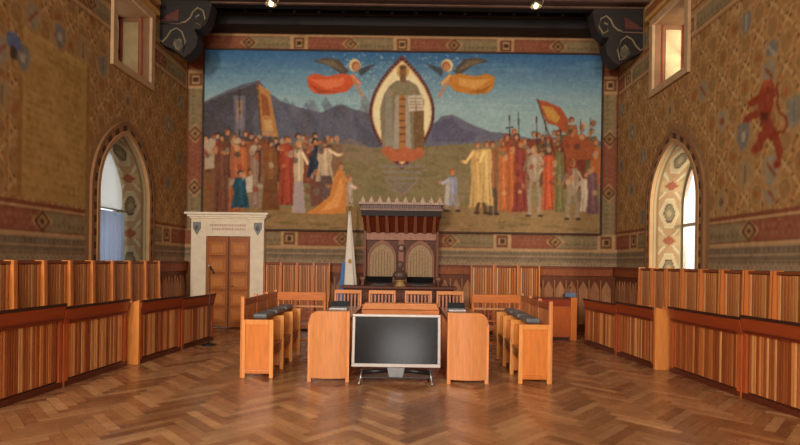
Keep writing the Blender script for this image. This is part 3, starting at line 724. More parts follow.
wainscot('trim_5', 'dark carved wainscot with pointed arches along the back wall', lambda u, d: (-3.35 + u, YB - d), XR + 3.35 - .12)

# ------------------------------------------------------------------ door with stone surround
DY = YB
def dX(px, py=280): return at(px, py, DY - .1)[0]
x0, x1 = dX(206.5), dX(250.5); zt = at(228, 236.5, DY - .05)[1]
zt0 = zt
d_ = bpy.data.objects.new('door_1', None); COL.objects.link(d_); struct(d_, 'panelled wooden door in a white stone surround'); d_.location = ((x0 + x1) / 2, YB, 0)
hw = (x1 - x0) / 2; b = MB()
b.box(-hw, -.10, 0.02, hw, -.02, zt, (162, 92, 42))
for i in range(2):
    for j in range(5):
        xa = -hw + .06 + i * hw; z0 = .14 + j * (zt - .2) / 5
        b.box(xa, -.125, z0, xa + hw - .12, -.10, z0 + (zt - .2) / 5 - .07, (184, 110, 52)); b.box(xa + .06, -.14, z0 + .06, xa + hw - .18, -.125, z0 + (zt - .2) / 5 - .13, (200, 124, 62))
b.box(-.012, -.13, .02, .012, -.10, zt, (96, 52, 28))
leaf = b.build('door_leaf', 'wood', d_, .006)
b = MB(); b.ball((.1, -.17, 1.0), .03, .03, .03, (190, 150, 80)); b.tube([(.1, -.17, 1.0), (.1, -.1, 1.0)], .012, (190, 150, 80)); b.build('door_handle', 'metal', leaf)
ox0, ox1 = dX(191.5) - d_.location.x, dX(264) - d_.location.x
zc = at(228, 219, DY - .1)[1]; ztp = at(228, 212.5, DY - .2)[1]
b = MB(); ST = (240, 222, 192)
b.box(ox0, -.16, .0, -hw, 0, zc, ST); b.box(hw, -.16, 0, ox1, 0, zc, ST); b.box(-hw, -.16, zt, hw, 0, zc, ST)
b.box(ox0 - .03, -.2, 0, -hw + .0, -.0, .25, (226, 208, 178)); b.box(hw, -.2, 0, ox1 + .03, 0, .25, (226, 208, 178))
for k, (e, z0, z1) in enumerate(((.03, zc, zc + .04), (.07, zc + .04, zc + .09), (.12, zc + .09, ztp))):
    b.box(ox0 - e, -.16 - e, z0, ox1 + e, 0, z1, (246, 230, 202))
b.build('stone_surround', 'stone', d_, .006)
for xs in (ox0 + .14, ox1 - .14):     # small grey coats of arms in the lintel corners
    b = MB(); zz = (zt + zc) / 2 - .02; b.prism([(xs - .09, zz + .14), (xs + .09, zz + .14), (xs + .09, zz), (xs, zz - .16), (xs - .09, zz)], 'y', -.185, -.16, (132, 134, 128)); b.ball((xs, -.185, zz + .01), .045, .012, .06, (90, 92, 90))
    b.build('crest', 'stone', d_, .005)
b = MB()
for r in range(2):     # incised inscription, too soft to read
    x = -.42 + r * .04
    while x < .42 - r * .04:
        w = random.uniform(.014, .034); b.box(x, -.164, zt + .14 + (1 - r) * .09, x + w, -.16, zt + .19 + (1 - r) * .09, (204, 164, 146)); x += w + .014
b.build('inscription', 'plaster', d_)

# ------------------------------------------------------------------ high-backed slatted stalls along the walls
SL = [(216, 136, 72), (190, 110, 54), (166, 90, 44), (222, 160, 98), (150, 78, 38), (204, 128, 68), (180, 112, 62)]
OR = (204, 112, 52); RB = (150, 62, 34)
def slats(b, x0, x1, y0, y1, z0, z1, n, lean=0, gap=.25, pal=SL):
    w = (x1 - x0) / n
    for i in range(n):
        c = jit(random.choice(pal), 10); a = x0 + w * (i + gap / 2); e = x0 + w * (i + 1 - gap / 2)
        b.hexa([(a, y0, z0), (e, y0, z0), (a, y1, z0), (e, y1, z0), (a, y0 + lean, z1), (e, y0 + lean, z1), (a, y1 + lean, z1), (e, y1 + lean, z1)], c)
def make_stall(w=.525, h=1.555):
    """origin at floor, back at y=0, sitter faces -y"""
    t_ = thing('stall', '', 'stall')
    b = MB(); b.box(-w / 2 + .02, -.075, .45, w / 2 - .02, -.055, h - .05, (140, 78, 46)); slats(b, -w / 2 + .045, w / 2 - .045, -.11, -.075, .5, h - .06, 8, gap=.3); b.build('backrest', 'wood', t_, .003)
    b = MB(); b.box(-w / 2 + .034, -.12, h - .05, w / 2 - .034, -.02, h - .012, (136, 68, 36)); b.build('top_rail', 'woodx', t_, .004)  # rail coloured dark to stand for the shadow along the stall top
    for sx in (-1, 1):
        x = sx * (w / 2 - .017); b = MB()
        b.prism([(-.02, 0), (-.31, 0), (-.31, .62), (-.28, .66), (-.22, .68), (-.165, .85), (-.15, h), (-.02, h)], 'x', x - .017, x + .017, (228, 140, 68) if sx > 0 else (206, 116, 54)); b.build('side_panel', 'wood', t_, .004)
    b = MB(); b.box(-w / 2 + .033, -.30, .42, w / 2 - .033, -.08, .46, (170, 96, 50)); b.build('seat', 'woodx', t_, .005)
    b = MB(); b.box(-w / 2 + .033, -.29, .05, w / 2 - .033, -.27, .42, (150, 80, 44)); b.build('front_board', 'wood', t_, .003)
    return t_
st0 = make_stall(); used = False
for side, x, rz, yend in (('left', XL + .12, PI / 2, 10.08), ('right', XR - .12, -PI / 2, 10.06)):
    for i in range(10):
        y = yend - .265 - i * .53
        if y < 5.6: break
        lab = 'high-backed slatted wooden stall against the %s wall, %s from its far end' % (side, ORD[i]) if i else 'high-backed slatted wooden stall at the far end of the %s wall row' % side
        if not used: st0.location = (x, y, 0); st0.rotation_euler = (0, 0, rz); st0['label'] = lab; st0['group'] = 'slatted stalls along the left wall'; used = True
        else: dup(st0, (x, y, 0), rz, lab, 'slatted stalls along the %s wall' % side)
YW = YB - .13
for side, pxs in (('left', (266, 283, 299, 315, 331)), ('right', (469.5, 493, 517, 538))):
    for i in range(len(pxs) - 1):
        xa, xb = dX(pxs[i], 280), dX(pxs[i + 1], 280); w = xb - xa
        where = ('right of the white stone door surround', 'left of the flag') if side == 'left' else ('right of the carved throne', 'left of the dark arched wainscot')
        if i == 0: lab = 'slatted stall on back wall immediately %s' % where[0]
        elif i == len(pxs) - 2: lab = 'slatted stall on back wall, the one nearest %s' % where[1].replace('left of ', '')
        else: lab = 'slatted stall on back wall, %s one to the %s' % (ORD[i], where[0].replace('right', 'right'))
        o = dup(st0, ((xa + xb) / 2, YW, .0), 0, lab, 'slatted stalls on the back wall'); o.scale.x = w / .53

# ------------------------------------------------------------------ long council benches in front of the side stalls
def make_desk(L, H, label, loc, rz, group, n, endcap=False, dark=False):
    """origin at the near end of the front face, x runs along the length, front faces -y"""
    t_ = thing('council_desk', label, 'desk', loc, rz, group)
    b = MB(); b.box(0.07, .03, .07, L - .03, .05, H - .2, (96, 48, 30)); slats(b, .09, L - .07, .012, .03, .09, H - .2, n, gap=.3, pal=SL[:5]); b.build('slatted_front', 'wood', t_, .002)
    b = MB(); b.box(0, -.01, 0, .08, .06, H - .2, (196, 96, 48)); b.build('stile', 'wood', t_, .004)
    b = MB(); b.box(L - .05, -.005, 0, L, .06, H - .2, (180, 86, 44)); b.build('stile', 'wood', t_, .004)
    b = MB(); b.box(0.02, -.01, .0, L, .05, .07, (96, 44, 28)); b.build('plinth', 'woodx', t_, .003)
    b = MB(); b.hexa([(0, -.01, H - .21), (L, -.01, H - .21), (0, .05, H - .21), (L, .05, H - .21), (0, -.05, H - .02), (L, -.05, H - .02), (0, .05, H - .02), (L, .05, H - .02)], (160, 70, 34))
    b.box(.06, -.045, H - .185, L - .04, -.02, H - .165, (110, 44, 26)); b.build('fascia', 'woodx', t_, .004)
    b = MB(); b.hexa([(0, -.06, H - .02), (L, -.06, H - .02), (0, .28, H - .10), (L, .28, H - .10), (0, -.06, H + .018), (L, -.06, H + .018), (0, .28, H - .07), (L, .28, H - .07)], (58, 36, 30)); b.build('writing_surface', 'woodx', t_, .003)
    b = MB(); b.prism([(0.06, 0), (.27, 0), (.27, H - .11), (.06, H - .05)], 'x', .0, .03, (200, 120, 60)); b.build('end_panel', 'wood', t_, .003)
    b = MB(); b.prism([(0.06, 0), (.27, 0), (.27, H - .11), (.06, H - .05)], 'x', L - .03, L, (170, 90, 46)); b.build('end_panel', 'wood', t_, .003)
    if endcap:
        b = MB(); b.prism([(-.03, 0), (.28, 0), (.28, H - .07), (-.03, H + .02)], 'x', -.05, .0, (222, 142, 70)); b.build('end_board', 'wood', t_, .004)
    return t_
def desk_run(pts, side):
    sgn = 1 if side == 'left' else -1
    for i, (p, q, cap, n, H, lab) in enumerate(pts):
        (xa, ya), (xb, yb) = p, q; L = math.hypot(xb - xa, yb - ya); 
        if side == 'left':   # front faces +x; local x runs from near to far -> rz maps +x to direction; local -y must be +X
            rz = math.atan2(yb - ya, xb - xa); make_desk(L - .005, H, lab, (xa, ya, 0), rz, None, n, cap)
        else:                # mirrored: run from far to near would flip ends, so mirror by negative x scale
            rz = math.atan2(yb - ya, xb - xa); t_ = make_desk(L - .005, H, lab, (xa, ya, 0), rz, None, n, cap)
            for ch in t_.children:
                me = ch.data; 
                for v in me.vertices: v.co.y = -v.co.y
                me.flip_normals(); me.update()
desk_run([((-4.31, 4.86), (-4.25, 6.15), False, 34, 1.02, 'slat-fronted council desk at the left edge of the picture, cut by the frame'),
          ((-4.25, 6.16), (-4.19, 7.44), False, 31, .98, 'slat-fronted council desk on the left, just before the light end board'),
          ((-4.07, 7.56), (-3.97, 8.74), True, 26, .95, 'slat-fronted left council desk that begins with the light orange end board'),
          ((-3.97, 8.75), (-3.87, 9.93), False, 24, .91, 'slat-fronted council desk farthest away on the left, beside the microphone stand')], 'left')
desk_run([((4.24, 4.70), (4.09, 6.10), False, 34, 1.0, 'slat-fronted council desk at the right edge of the picture, cut by the frame'),
          ((4.09, 6.11), (3.97, 7.56), False, 31, .97, 'slat-fronted council desk on the right, just before the light end board'),
          ((3.81, 7.70), (3.71, 8.86), True, 26, .94, 'slat-fronted right council desk that begins with the light orange end board'),
          ((3.71, 8.87), (3.59, 10.15), False, 24, .90, 'slat-fronted council desk farthest away on the right')], 'right')
# plain desk turning the far right corner
t_ = thing('corner_desk', 'plain orange-brown desk in the far right corner behind the right armchair row', 'desk', (2.55, 10.55, 0))
b = MB(); b.box(0, .0, .06, .86, .04, .74, (196, 98, 40)); b.box(.02, -.006, .12, .05, 0, .7, (150, 70, 30)); b.build('front_panel', 'wood', t_, .004)
b = MB(); b.box(0, -.03, .72, .86, .0, .86, (150, 58, 30)); b.build('fascia', 'woodx', t_, .004)
b = MB(); b.box(0, -.04, .86, .86, .4, .885, (100, 44, 28)); b.build('writing_surface', 'woodx', t_, .004)
b = MB(); b.box(.86, -.06, 0, .99, .40, .90, (224, 126, 54)); b.build('end_board', 'wood', t_, .006)
b = MB(); b.box(0, .01, 0, .86, .04, .06, (70, 34, 22)); b.build('plinth', 'woodx', t_)
t_ = thing('microphone_console', 'small blue-grey microphone console on the end of the far right corner desk', 'console', (3.45, 10.72, .90))
b = MB(); b.prism([(-.10, 0), (.10, 0), (.10, .05), (-.10, .1)], 'x', -.12, .12, (96, 112, 140)); b.build('body', 'leather', t_, .01)
b = MB(); b.tube([(0, .05, .06), (0, .03, .16), (0, -.02, .2)], .008, (50, 54, 62), 6); b.ball((0, -.03, .205), .018, .024, .018, (40, 44, 50)); b.build('microphone', 'black', t_)

# ------------------------------------------------------------------ two armchair rows facing each other across the U-shaped table
ORG = (222, 130, 52)
def make_row(side, label):
    """local: x=0 inner (open) side ... x=-.44 outer back; rows run along y from 0 to 3*.56"""
    N = 4; P = .56; t_ = thing('armchair_row', label, 'seating', (0, 0, 0))
    for i in range(N):
        y = i * P
        b = MB()   # framed arm panel: stiles, inset, bottom rail, top
        b.box(-.43, y, 0, -.38, y + .045, .79, (236, 158, 84)); b.box(-.055, y, 0, 0, y + .045, .79, (240, 164, 90))
        b.box(-.38, y, .72, -.055, y + .045, .79, (234, 154, 78)); b.box(-.38, y, .06, -.055, y + .045, .11, (214, 124, 56)); b.build('arm_frame', 'wood', t_, .006)
        b = MB(); b.box(-.38, y + .012, .11, -.055, y + .034, .72, (224, 132, 60)); b.build('arm_panel', 'wood', t_, .003)
        b = MB(); b.box(-.445, y - .005, .0, -.43, y + .05, 1.1, (226, 146, 84)); b.box(-.43, y + .0, .79, -.40, y + .045, 1.1, (230, 150, 88)); b.build('back_post', 'wood', t_, .004)
        if i < N - 1:
            b = MB(); b.box(-.425, y + .05, .98, -.395, y + P - .005, 1.07, (150, 74, 40)); slats(b, -.0, 0.0, 0, 0, 0, 0, 1) if 0 else None
            for k in range(7):
                yy = y + .06 + k * .07; b.box(-.42, yy, .5, -.40, yy + .05, .98, jit((196, 118, 64), 16))
            b.build('backrest', 'wood', t_, .003)
            b = MB(); b.box(-.39, y + .045, .40, -.02, y + P, .44, (186, 104, 50)); b.box(-.05, y + .045, .3, -.03, y + P, .40, (170, 92, 46)); b.build('seat', 'woodx', t_, .005)
            b = MB(); b.box(-.31, y + .07, .792, -.11, y + P - .03, .865, (104, 108, 110)); pr_ = b.build('padded_rest', 'leather', t_, .03)
            b = MB(); b.box(-.29, y + P - .03, .80, -.13, y + P - .012, .85, (190, 192, 190)); b.build('rest_end', 'silver', pr_, .006)
    return t_
rl = make_row('left', 'left row of joined orange-wood armchairs with grey padded rests, beside the U-shaped table'); rl.location = (-1.82, 6.76, 0)
rr = make_row('right', 'right row of joined orange-wood armchairs with grey padded rests, beside the U-shaped table'); rr.location = (1.475, 6.64, 0)
for ch in rr.children_recursive:
    for v in ch.data.vertices: v.co.x = -v.co.x
    ch.data.flip_normals(); ch.data.update()

# ------------------------------------------------------------------ U-shaped table
t_ = thing('council_table', 'U-shaped light wooden table with rounded end panels, behind the television', 'table', (-.125, 6.6, 0))
PK = (222, 146, 88)
for sg in (-1, 1):
    xi, xo = sg * .645, sg * 1.195; H = .94
    arc = [(xo - sg * .15 * (1 - math.cos(a_)) , H - .16 + .16 * math.sin(a_)) for a_ in [PI / 2 * k / 8 for k in range(9)]]
    b = MB(); nb = 20      # bowed front board with a rounded outer shoulder
    def topz(x):
        dx = abs(xo) - abs(x); return H if dx >= .15 else H - .16 + .16 * math.sqrt(max(0, 1 - ((.15 - dx) / .15) ** 2))
    V = []
    for k in range(nb + 1):
        x = xi + (xo - xi) * (k / nb) ** 1.0; bow = -.055 * (1 - (2 * k / nb - 1) ** 2)
        V += [(x, bow, .055), (x, bow, topz(x)), (x, .04, topz(x)), (x, .04, .055)]
    Fs = [(4 * k + q, 4 * k + (q + 1) % 4, 4 * k + 4 + (q + 1) % 4, 4 * k + 4 + q) for k in range(nb) for q in range(4)] + [(0, 1, 2, 3), (4 * nb + 3, 4 * nb + 2, 4 * nb + 1, 4 * nb)]
    if sg > 0: Fs = [f[::-1] for f in Fs]
    b.quadmesh(V, Fs, PK); ep = b.build('end_panel', 'wood', t_, .006)
    b = MB(); b.box(xi, -.012, 0, xi - sg * -.05, .045, H - .01, (234, 156, 96)); b.build('stile', 'wood', ep, .005)
    b = MB(); b.box(xo, -.012, 0, xo - sg * .05, .045, H - .17, (234, 156, 96)); b.build('stile', 'wood', ep, .005)
    b = MB(); b.prism([(xi, .06), (xi + sg * .02, .06), (xi + sg * .02, .83), (xi, .83)], 'y', .045, 2.0, (196, 104, 52)); b.build('inner_panel', 'wood', t_, .003)
    b = MB(); b.box(xi, .041, .80, xo - sg * .03, 2.0, .83, (176, 106, 62)); b.build('table_top', 'woodx', t_, .004)
    b = MB(); b.box(xo - sg * .04, 1.96, 0, xi, 2.0, .80, (190, 106, 56)); b.build('rear_panel', 'wood', t_, .004)
b = MB(); b.box(-.62, 1.38, .05, .62, 1.42, .84, (220, 138, 78)); b.build('centre_front', 'woodx', t_, .005)
b = MB(); b.prism([(-.62, .84), (-.56, .94), (.56, .94), (.62, .84)], 'y', 1.34, 1.42, (232, 150, 88)); b.build('centre_rail', 'woodx', t_, .008)
b = MB(); b.box(-.62, 1.42, .88, .62, 1.95, .91, (196, 112, 60)); b.build('table_top', 'woodx', t_, .004)
# laptops on both arms
for x, lab in ((-1.12, 'half-closed slim laptop on the left arm of the U-shaped table'), (.78, 'half-closed slim laptop on the right arm of the U-shaped table')):
    q_ = thing('laptop', lab, 'laptop', (x, 8.1, .83), 0, None)
    b = MB(); b.box(-.14, -.14, 0, .14, .11, .02, (214, 214, 214)); b.build('base', 'silver', q_, .004)
    b = MB(); b.hexa([(-.14, .10, .02), (.14, .10, .02), (-.14, .11, .02), (.14, .11, .02), (-.14, .15, .11), (.14, .15, .11), (-.14, .16, .11), (.14, .16, .11)], (40, 42, 46)); b.build('lid', 'black', q_, .003)

# ------------------------------------------------------------------ chairs behind the table
def make_chair(w=.5):
    t_ = thing('wooden_chair', '', 'chair'); h = w / 2
    C1 = (234, 146, 78)
    for sx in (-1, 1):
        b = MB(); b.prism([(.0, 0), (.04, 0), (.04, .46), (.075, 1.05), (.04, 1.05), (.0, .46)], 'x', sx * (h - .035), sx * h, C1); b.build('leg', 'wood', t_, .005)
        b = MB(); b.box(sx * (h - .035), -.42, 0, sx * h, -.385, .44, C1); b.build('leg', 'wood', t_, .005)
    b = MB(); b.box(-h, -.43, .43, h, .03, .465, (206, 120, 66)); b.build('seat', 'woodx', t_, .008)
    b = MB(); b.box(-h, .035, 1.0, h, .08, 1.07, (240, 156, 88)); b.build('top_rail', 'woodx', t_, .008)
    b = MB(); b.box(-h + .035, .03, .60, h - .035, .055, .65, (190, 104, 58))
    for k in range(7):
        x = -h + .055 + k * (w - .11) / 6; b.hexa([(x - .016, .025, .65), (x + .016, .025, .65), (x - .016, .04, .65), (x + .016, .04, .65), (x - .016, .05, .99), (x + .016, .05, .99), (x - .016, .065, .99), (x + .016, .065, .99)], jit((190, 116, 74), 16))
    b.build('slatted_back', 'wood', t_, .003)
    b = MB(); b.box(-h + .03, -.40, .2, h - .03, -.385, .23, C1); b.box(-h + .03, .0, .2, h - .03, .02, .23, C1); b.build('stretcher', 'woodx', t_, .003)
    return t_
ch0 = make_chair()
for i, (px, lab) in enumerate(((347.5, 'wooden chair beside the flag, outermost left of the four behind the table'), (382, 'wooden chair behind the table, left of centre in front of the throne'), (418.5, 'wooden chair behind the table, right of centre in front of the throne'), (450.5, 'wooden chair behind the table, outermost right of the four'))):
    X = at(px, 292, 9.15)[0]
    if i == 0: ch0.location = (X, 9.2, 0); ch0['label'] = lab; ch0['group'] = 'chairs behind the table'
    else: dup(ch0, (X, 9.2, 0), 0, lab, 'chairs behind the table')
# two wide benches
def make_bench(w):
    t_ = thing('wooden_bench', '', 'bench'); h = w / 2; C1 = (222, 132, 70)
    for sx in (-1, 1):
        b = MB(); b.box(sx * (h - .045), 0, 0, sx * h, .045, 1.0, C1); b.build('leg', 'wood', t_, .005)
        b = MB(); b.box(sx * (h - .045), -.46, 0, sx * h, -.415, .66, C1); b.build('leg', 'wood', t_, .005)
        b = MB(); b.box(sx * (h - .045), -.48, .64, sx * h, .0, .68, C1); b.build('armrest', 'wood', t_, .005)
    b = MB(); b.box(-h, -.02, .87, h, .03, 1.02, (224, 130, 64)); b.build('top_rail', 'woodx', t_, .006)
    b = MB(); b.box(-h + .04, .0, .74, h - .04, .03, .775, (214, 150, 100)); b.box(-h + .04, .0, .52, h - .04, .03, .55, (190, 110, 64))
    for k in range(11):
        x = -h + .09 + k * (w - .18) / 10; b.box(x - .012, .005, .55, x + .012, .025, .88, jit((160, 84, 50), 14))
    b.build('slatted_back', 'wood', t_, .003)
    b = MB(); b.box(-h + .01, -.46, .42, h - .01, .02, .455, (196, 112, 60)); b.box(-h + .04, -.44, .18, h - .04, -.42, .22, C1); b.build('seat', 'woodx', t_, .005)
    return t_
bn = make_bench(.9); bn.location = (-1.97, 9.2, 0); bn['label'] = 'wide slat-backed wooden bench behind the left armchair row'; bn['group'] = 'benches behind the armchair rows'
dup(bn, (1.62, 9.2, 0), 0, 'wide slat-backed wooden bench behind the right armchair row', 'benches behind the armchair rows')

# ------------------------------------------------------------------ dais, throne, table
b = MB(); b.box(-1.75, 9.95, 0, 1.42, YB - .11, .3, (130, 80, 50)); b.box(-1.8, 9.7, 0, 1.47, 9.95, .15, (130, 80, 50)); struct(b.build('trim_6', 'woodx', None, .01), 'low wooden dais under the throne')
WN = (132, 84, 62); WD = (104, 62, 46)
t_ = thing('throne', 'dark carved double throne with canopy and two gold arched backs, under the mural', 'throne', (-.185, 11.60, .3))
b = MB(); b.box(-.84, -.06, 0, .84, 0, 2.4, WD)
b.box(-.80, -.1, 1.12 - .3, .80, -.06, 1.2 - .3, WN); b.box(-.80, -.12, 2.10 - .3, .80, -.06, 2.27 - .3, (176, 128, 106)); b.box(-.06, -.1, .5, .06, -.06, 1.8, (160, 112, 92))
b.build('back_panel', 'dark', t_, .005)
for sg in (-1, 1):
    cx_ = sg * .435
    # arched upholstered back and its carved frame
    pts = [(x + cx_, z - .3) for x, z in arch_pts(.285, 1.2, 1.66, 2.02, 8)]
    b = MB(); b.prism(pts, 'y', -.09, -.06, (176, 146, 108))
    for k in range(7): b.box(cx_ - .22 + k * .066, -.097, 1.21 - .3, cx_ - .20 + k * .066, -.09, (1.72 + .16 * math.sin(PI * (k + .3) / 6.6)) - .3, (150, 118, 82))
    o_ = b.build('upholstered_back', 'velvet', t_, .01)
    b = MB()
    O = [(x + cx_, z - .3) for x, z in arch_pts(.33, 1.2, 1.68, 2.10, 8)]; I = [(x + cx_, z - .3) for x, z in arch_pts(.28, 1.2, 1.66, 2.01, 8)]
    for i in range(len(O) - 1):
        b.hexa([(I[i][0], -.12, I[i][1]), (O[i][0], -.12, O[i][1]), (I[i][0], -.06, I[i][1]), (O[i][0], -.06, O[i][1]), (I[i + 1][0], -.12, I[i + 1][1]), (O[i + 1][0], -.12, O[i + 1][1]), (I[i + 1][0], -.06, I[i + 1][1]), (O[i + 1][0], -.06, O[i + 1][1])], (156, 108, 84))
    b.build('arch_frame', 'dark', t_, .004)
    b = MB(); b.box(cx_ - .3, -.55, .42, cx_ + .3, -.06, .52, (120, 40, 30)); b.build('seat_cushion', 'velvet', t_, .02)
    b = MB(); b.box(sg * .80, -.6, 0, sg * .86, 0, .95, WN); b.box(sg * .78, -.62, .90, sg * .88, -.05, .96, (150, 100, 76)); b.box(sg * .80, -.14, .95, sg * .86, 0, 2.32, WN); b.build('side_post', 'dark', t_, .006)
b = MB(); b.box(-.8, -.55, 0, .8, -.06, .42, WD); b.box(-.05, -.55, .42, .05, -.06, .62, WN); b.build('seat_box', 'dark', t_, .005)
b = MB(); b.tube([(.075 * math.cos(a_), -.12, 1.62 + .075 * math.sin(a_)) for a_ in [2 * PI * k / 16 for k in range(17)]], .017, (110, 80, 66), 6); b.ball((0, -.11, 1.62), .045, .02, .045, (190, 160, 140)); b.build('medallion', 'dark', t_)
# canopy: coving with ribs, cornice, cresting
CF = -.62
b = MB(); b.hexa([(-.84, -.1, 1.97), (.84, -.1, 1.97), (-.84, 0, 1.97), (.84, 0, 1.97), (-.86, CF, 2.32), (.86, CF, 2.32), (-.86, 0, 2.32), (.86, 0, 2.32)], (122, 50, 28)); cov = b.build('coving', 'dark', t_)
for k in range(8):
    x = -.74 + k * 1.48 / 7
    b = MB(); b.hexa([(x - .045, -.16, 1.95), (x + .045, -.16, 1.95), (x - .045, -.1, 1.95), (x + .045, -.1, 1.95), (x - .03, CF - .03, 2.30), (x + .03, CF - .03, 2.30), (x - .03, CF + .06, 2.32), (x + .03, CF + .06, 2.32)], (160, 102, 72)); b.build('rib', 'dark', cov, .004)
b = MB(); b.box(-.88, CF - .02, 2.30, .88, 0, 2.42, (34, 18, 14)); b.box(-.90, CF - .05, 2.42, .90, 0, 2.47, (150, 122, 108))
for k in range(44): b.box(-.88 + k * .04, CF - .065, 2.47, -.86 + k * .04, CF - .04, 2.53, (150, 128, 120))
b.box(-.88, CF - .04, 2.47, .88, 0, 2.55, (110, 86, 80)); b.box(-.93, CF - .08, 2.55, .93, 0, 2.60, (184, 156, 138)); crn = b.build('cornice', 'dark', t_, .003)
for k in range(10):
    x = -.84 + k * 1.68 / 9; b = MB(); b.prism([(x - .055, 2.60), (x - .04, 2.66), (x - .012, 2.70), (x, 2.745), (x + .012, 2.70), (x + .04, 2.66), (x + .055, 2.60)], 'y', CF - .06, CF - .03, (200, 166, 144)); b.build('pinnacle', 'dark', crn, .003)
t_ = thing('presidential_table', 'long dark polished table on the dais in front of the throne', 'table', (-.2, 10.35, .3))
b = MB(); b.box(-1.18, -.28, .75, 1.18, .28, .80, (110, 66, 52)); b.build('table_top', 'dark', t_, .008)
b = MB(); b.box(-1.1, -.22, .05, 1.1, -.19, .75, (84, 46, 34))
for k in range(7): b.box(-1.02 + k * .3, -.235, .12, -.78 + k * .3, -.22, .68, (104, 60, 44))
b.build('front_panel', 'dark', t_, .005)
for sg in (-1, 1):
    b = MB(); b.box(sg * 1.06, -.22, 0, sg * 1.12, .22, .75, (90, 50, 38)); b.build('end_panel', 'dark', t_, .005)
for px, lab in ((379, 'low black reading stand in front of the left gold throne back'), (420, 'low black reading stand in front of the right gold throne back')):
    X = at(px, 280, 10.5)[0]
    q_ = thing('reading_stand', lab, 'reading stand', (X, 10.5, 1.10), 0, None)
    b = MB(); b.hexa([(-.27, -.06, .06), (.27, -.06, .06), (-.27, -.04, .05), (.27, -.04, .05), (-.29, .06, .19), (.29, .06, .19), (-.29, .08, .18), (.29, .08, .18)], (22, 22, 24)); b.build('board', 'black', q_, .004)
    b = MB(); b.box(-.17, -.09, 0, .17, .1, .03, (30, 32, 34)); b.box(-.05, .0, .03, .05, .03, .12, (26, 26, 28)); b.build('base', 'black', q_, .004)
q_ = thing('bronze_bust', 'small dark bronze bust on a gold base, at the middle of the long dark table', 'sculpture', (at(400, 280, 10.2)[0], 10.2, 1.10))
b = MB(); b.lathe([(.12, 0), (.12, .03), (.09, .05), (.07, .09), (.10, .11), (.10, .13)], (0, 0, 0), (186, 152, 96), 16); b.build('base', 'bronze', q_)
b = MB(); b.lathe([(.07, .13), (.13, .16), (.155, .22), (.135, .28), (.09, .31), (.045, .335), (.042, .37)], (0, 0, 0), (98, 76, 64), 18, 1, .6); b.ball((0, -.005, .43), .062, .07, .085, (128, 104, 90)); b.ball((0, -.075, .425), .012, .016, .02, (128, 104, 90)); b.ball((0, .015, .46), .066, .07, .062, (96, 74, 64)); b.build('figure', 'bronze', q_)

# ------------------------------------------------------------------ flag
t_ = thing('flag', 'furled white and light blue flag on a pole, standing left of the throne', 'flag', (-1.34, 11.15, .3))
b = MB(); b.tube([(0, 0, .02), (0, 0, 2.5)], .014, (150, 110, 60), 8); b.lathe([(.16, 0), (.16, .03), (.05, .06), (.03, .12)], (0, 0, 0), (90, 60, 40), 16); pl_ = b.build('pole', 'wood', t_)
b = MB(); b.lathe([(.012, 0), (.028, .03), (.02, .06), (.006, .13)], (0, 0, 2.5), (210, 170, 90), 10); b.build('finial', 'metal', pl_)
def drape(name, z0, z1, c, w0, w1, ox0, ox1):
    V, Fs = [], []; na, nz = 26, 14
    for j in range(nz + 1):
        f = j / nz; z = z0 + (z1 - z0) * f; w = w0 + (w1 - w0) * f; ox = ox0 + (ox1 - ox0) * f
        for i in range(na):
            an = 2 * PI * i / na; r = 1 + .22 * math.sin(5 * an + 1.3 * f); V.append((ox + w * r * math.cos(an), -.0 + w * .55 * r * math.sin(an), z))
    Fs = [(j * na + i, j * na + (i + 1) % na, (j + 1) * na + (i + 1) % na, (j + 1) * na + i) for j in range(nz) for i in range(na)]
    Fs += [list(range(na))[::-1], list(range(nz * na, (nz + 1) * na))]
    b = MB(); b.quadmesh(V, Fs, c, True); return b.build(name, 'cloth', t_)
wc_ = w_ = drape('white_cloth', .55, 2.42, (240, 230, 214), .155, .02, .03, .0); w_['label'] = 'white upper cloth of the flag'
w_ = drape('blue_cloth', .35, 1.28, (84, 132, 190), .13, .06, -.12, -.09); w_['label'] = 'light blue lower cloth of the flag'
b = MB(); b.ball((.03, -.085, 1.3), .035, .012, .05, (200, 150, 80)); b.build('crest', 'cloth', wc_)

# ------------------------------------------------------------------ microphone stand
t_ = thing('microphone_stand', 'thin black microphone stand near the door, beyond the left council desks', 'microphone stand', (-3.72, 9.35, 0))
b = MB(); b.lathe([(.13, 0), (.13, .015), (.03, .03), (.018, .05)], (0, 0, 0), (26, 26, 28), 18); b.build('base', 'black', t_)
b = MB(); b.tube([(0, 0, .03), (0, 0, 1.44)], .008, (60, 50, 46), 8); b.tube([(0, 0, 1.44), (.10, -.05, 1.33)], .01, (30, 30, 32), 8); b.build('pole', 'black', t_)
b = MB(); b.tube([(.0, 0, 1.46), (.10, -.05, 1.35)], [.018, .014], (36, 34, 34), 10); b.ball((-.015, .005, 1.475), .027, .027, .027, (150, 130, 116)); b.build('microphone', 'black', t_)

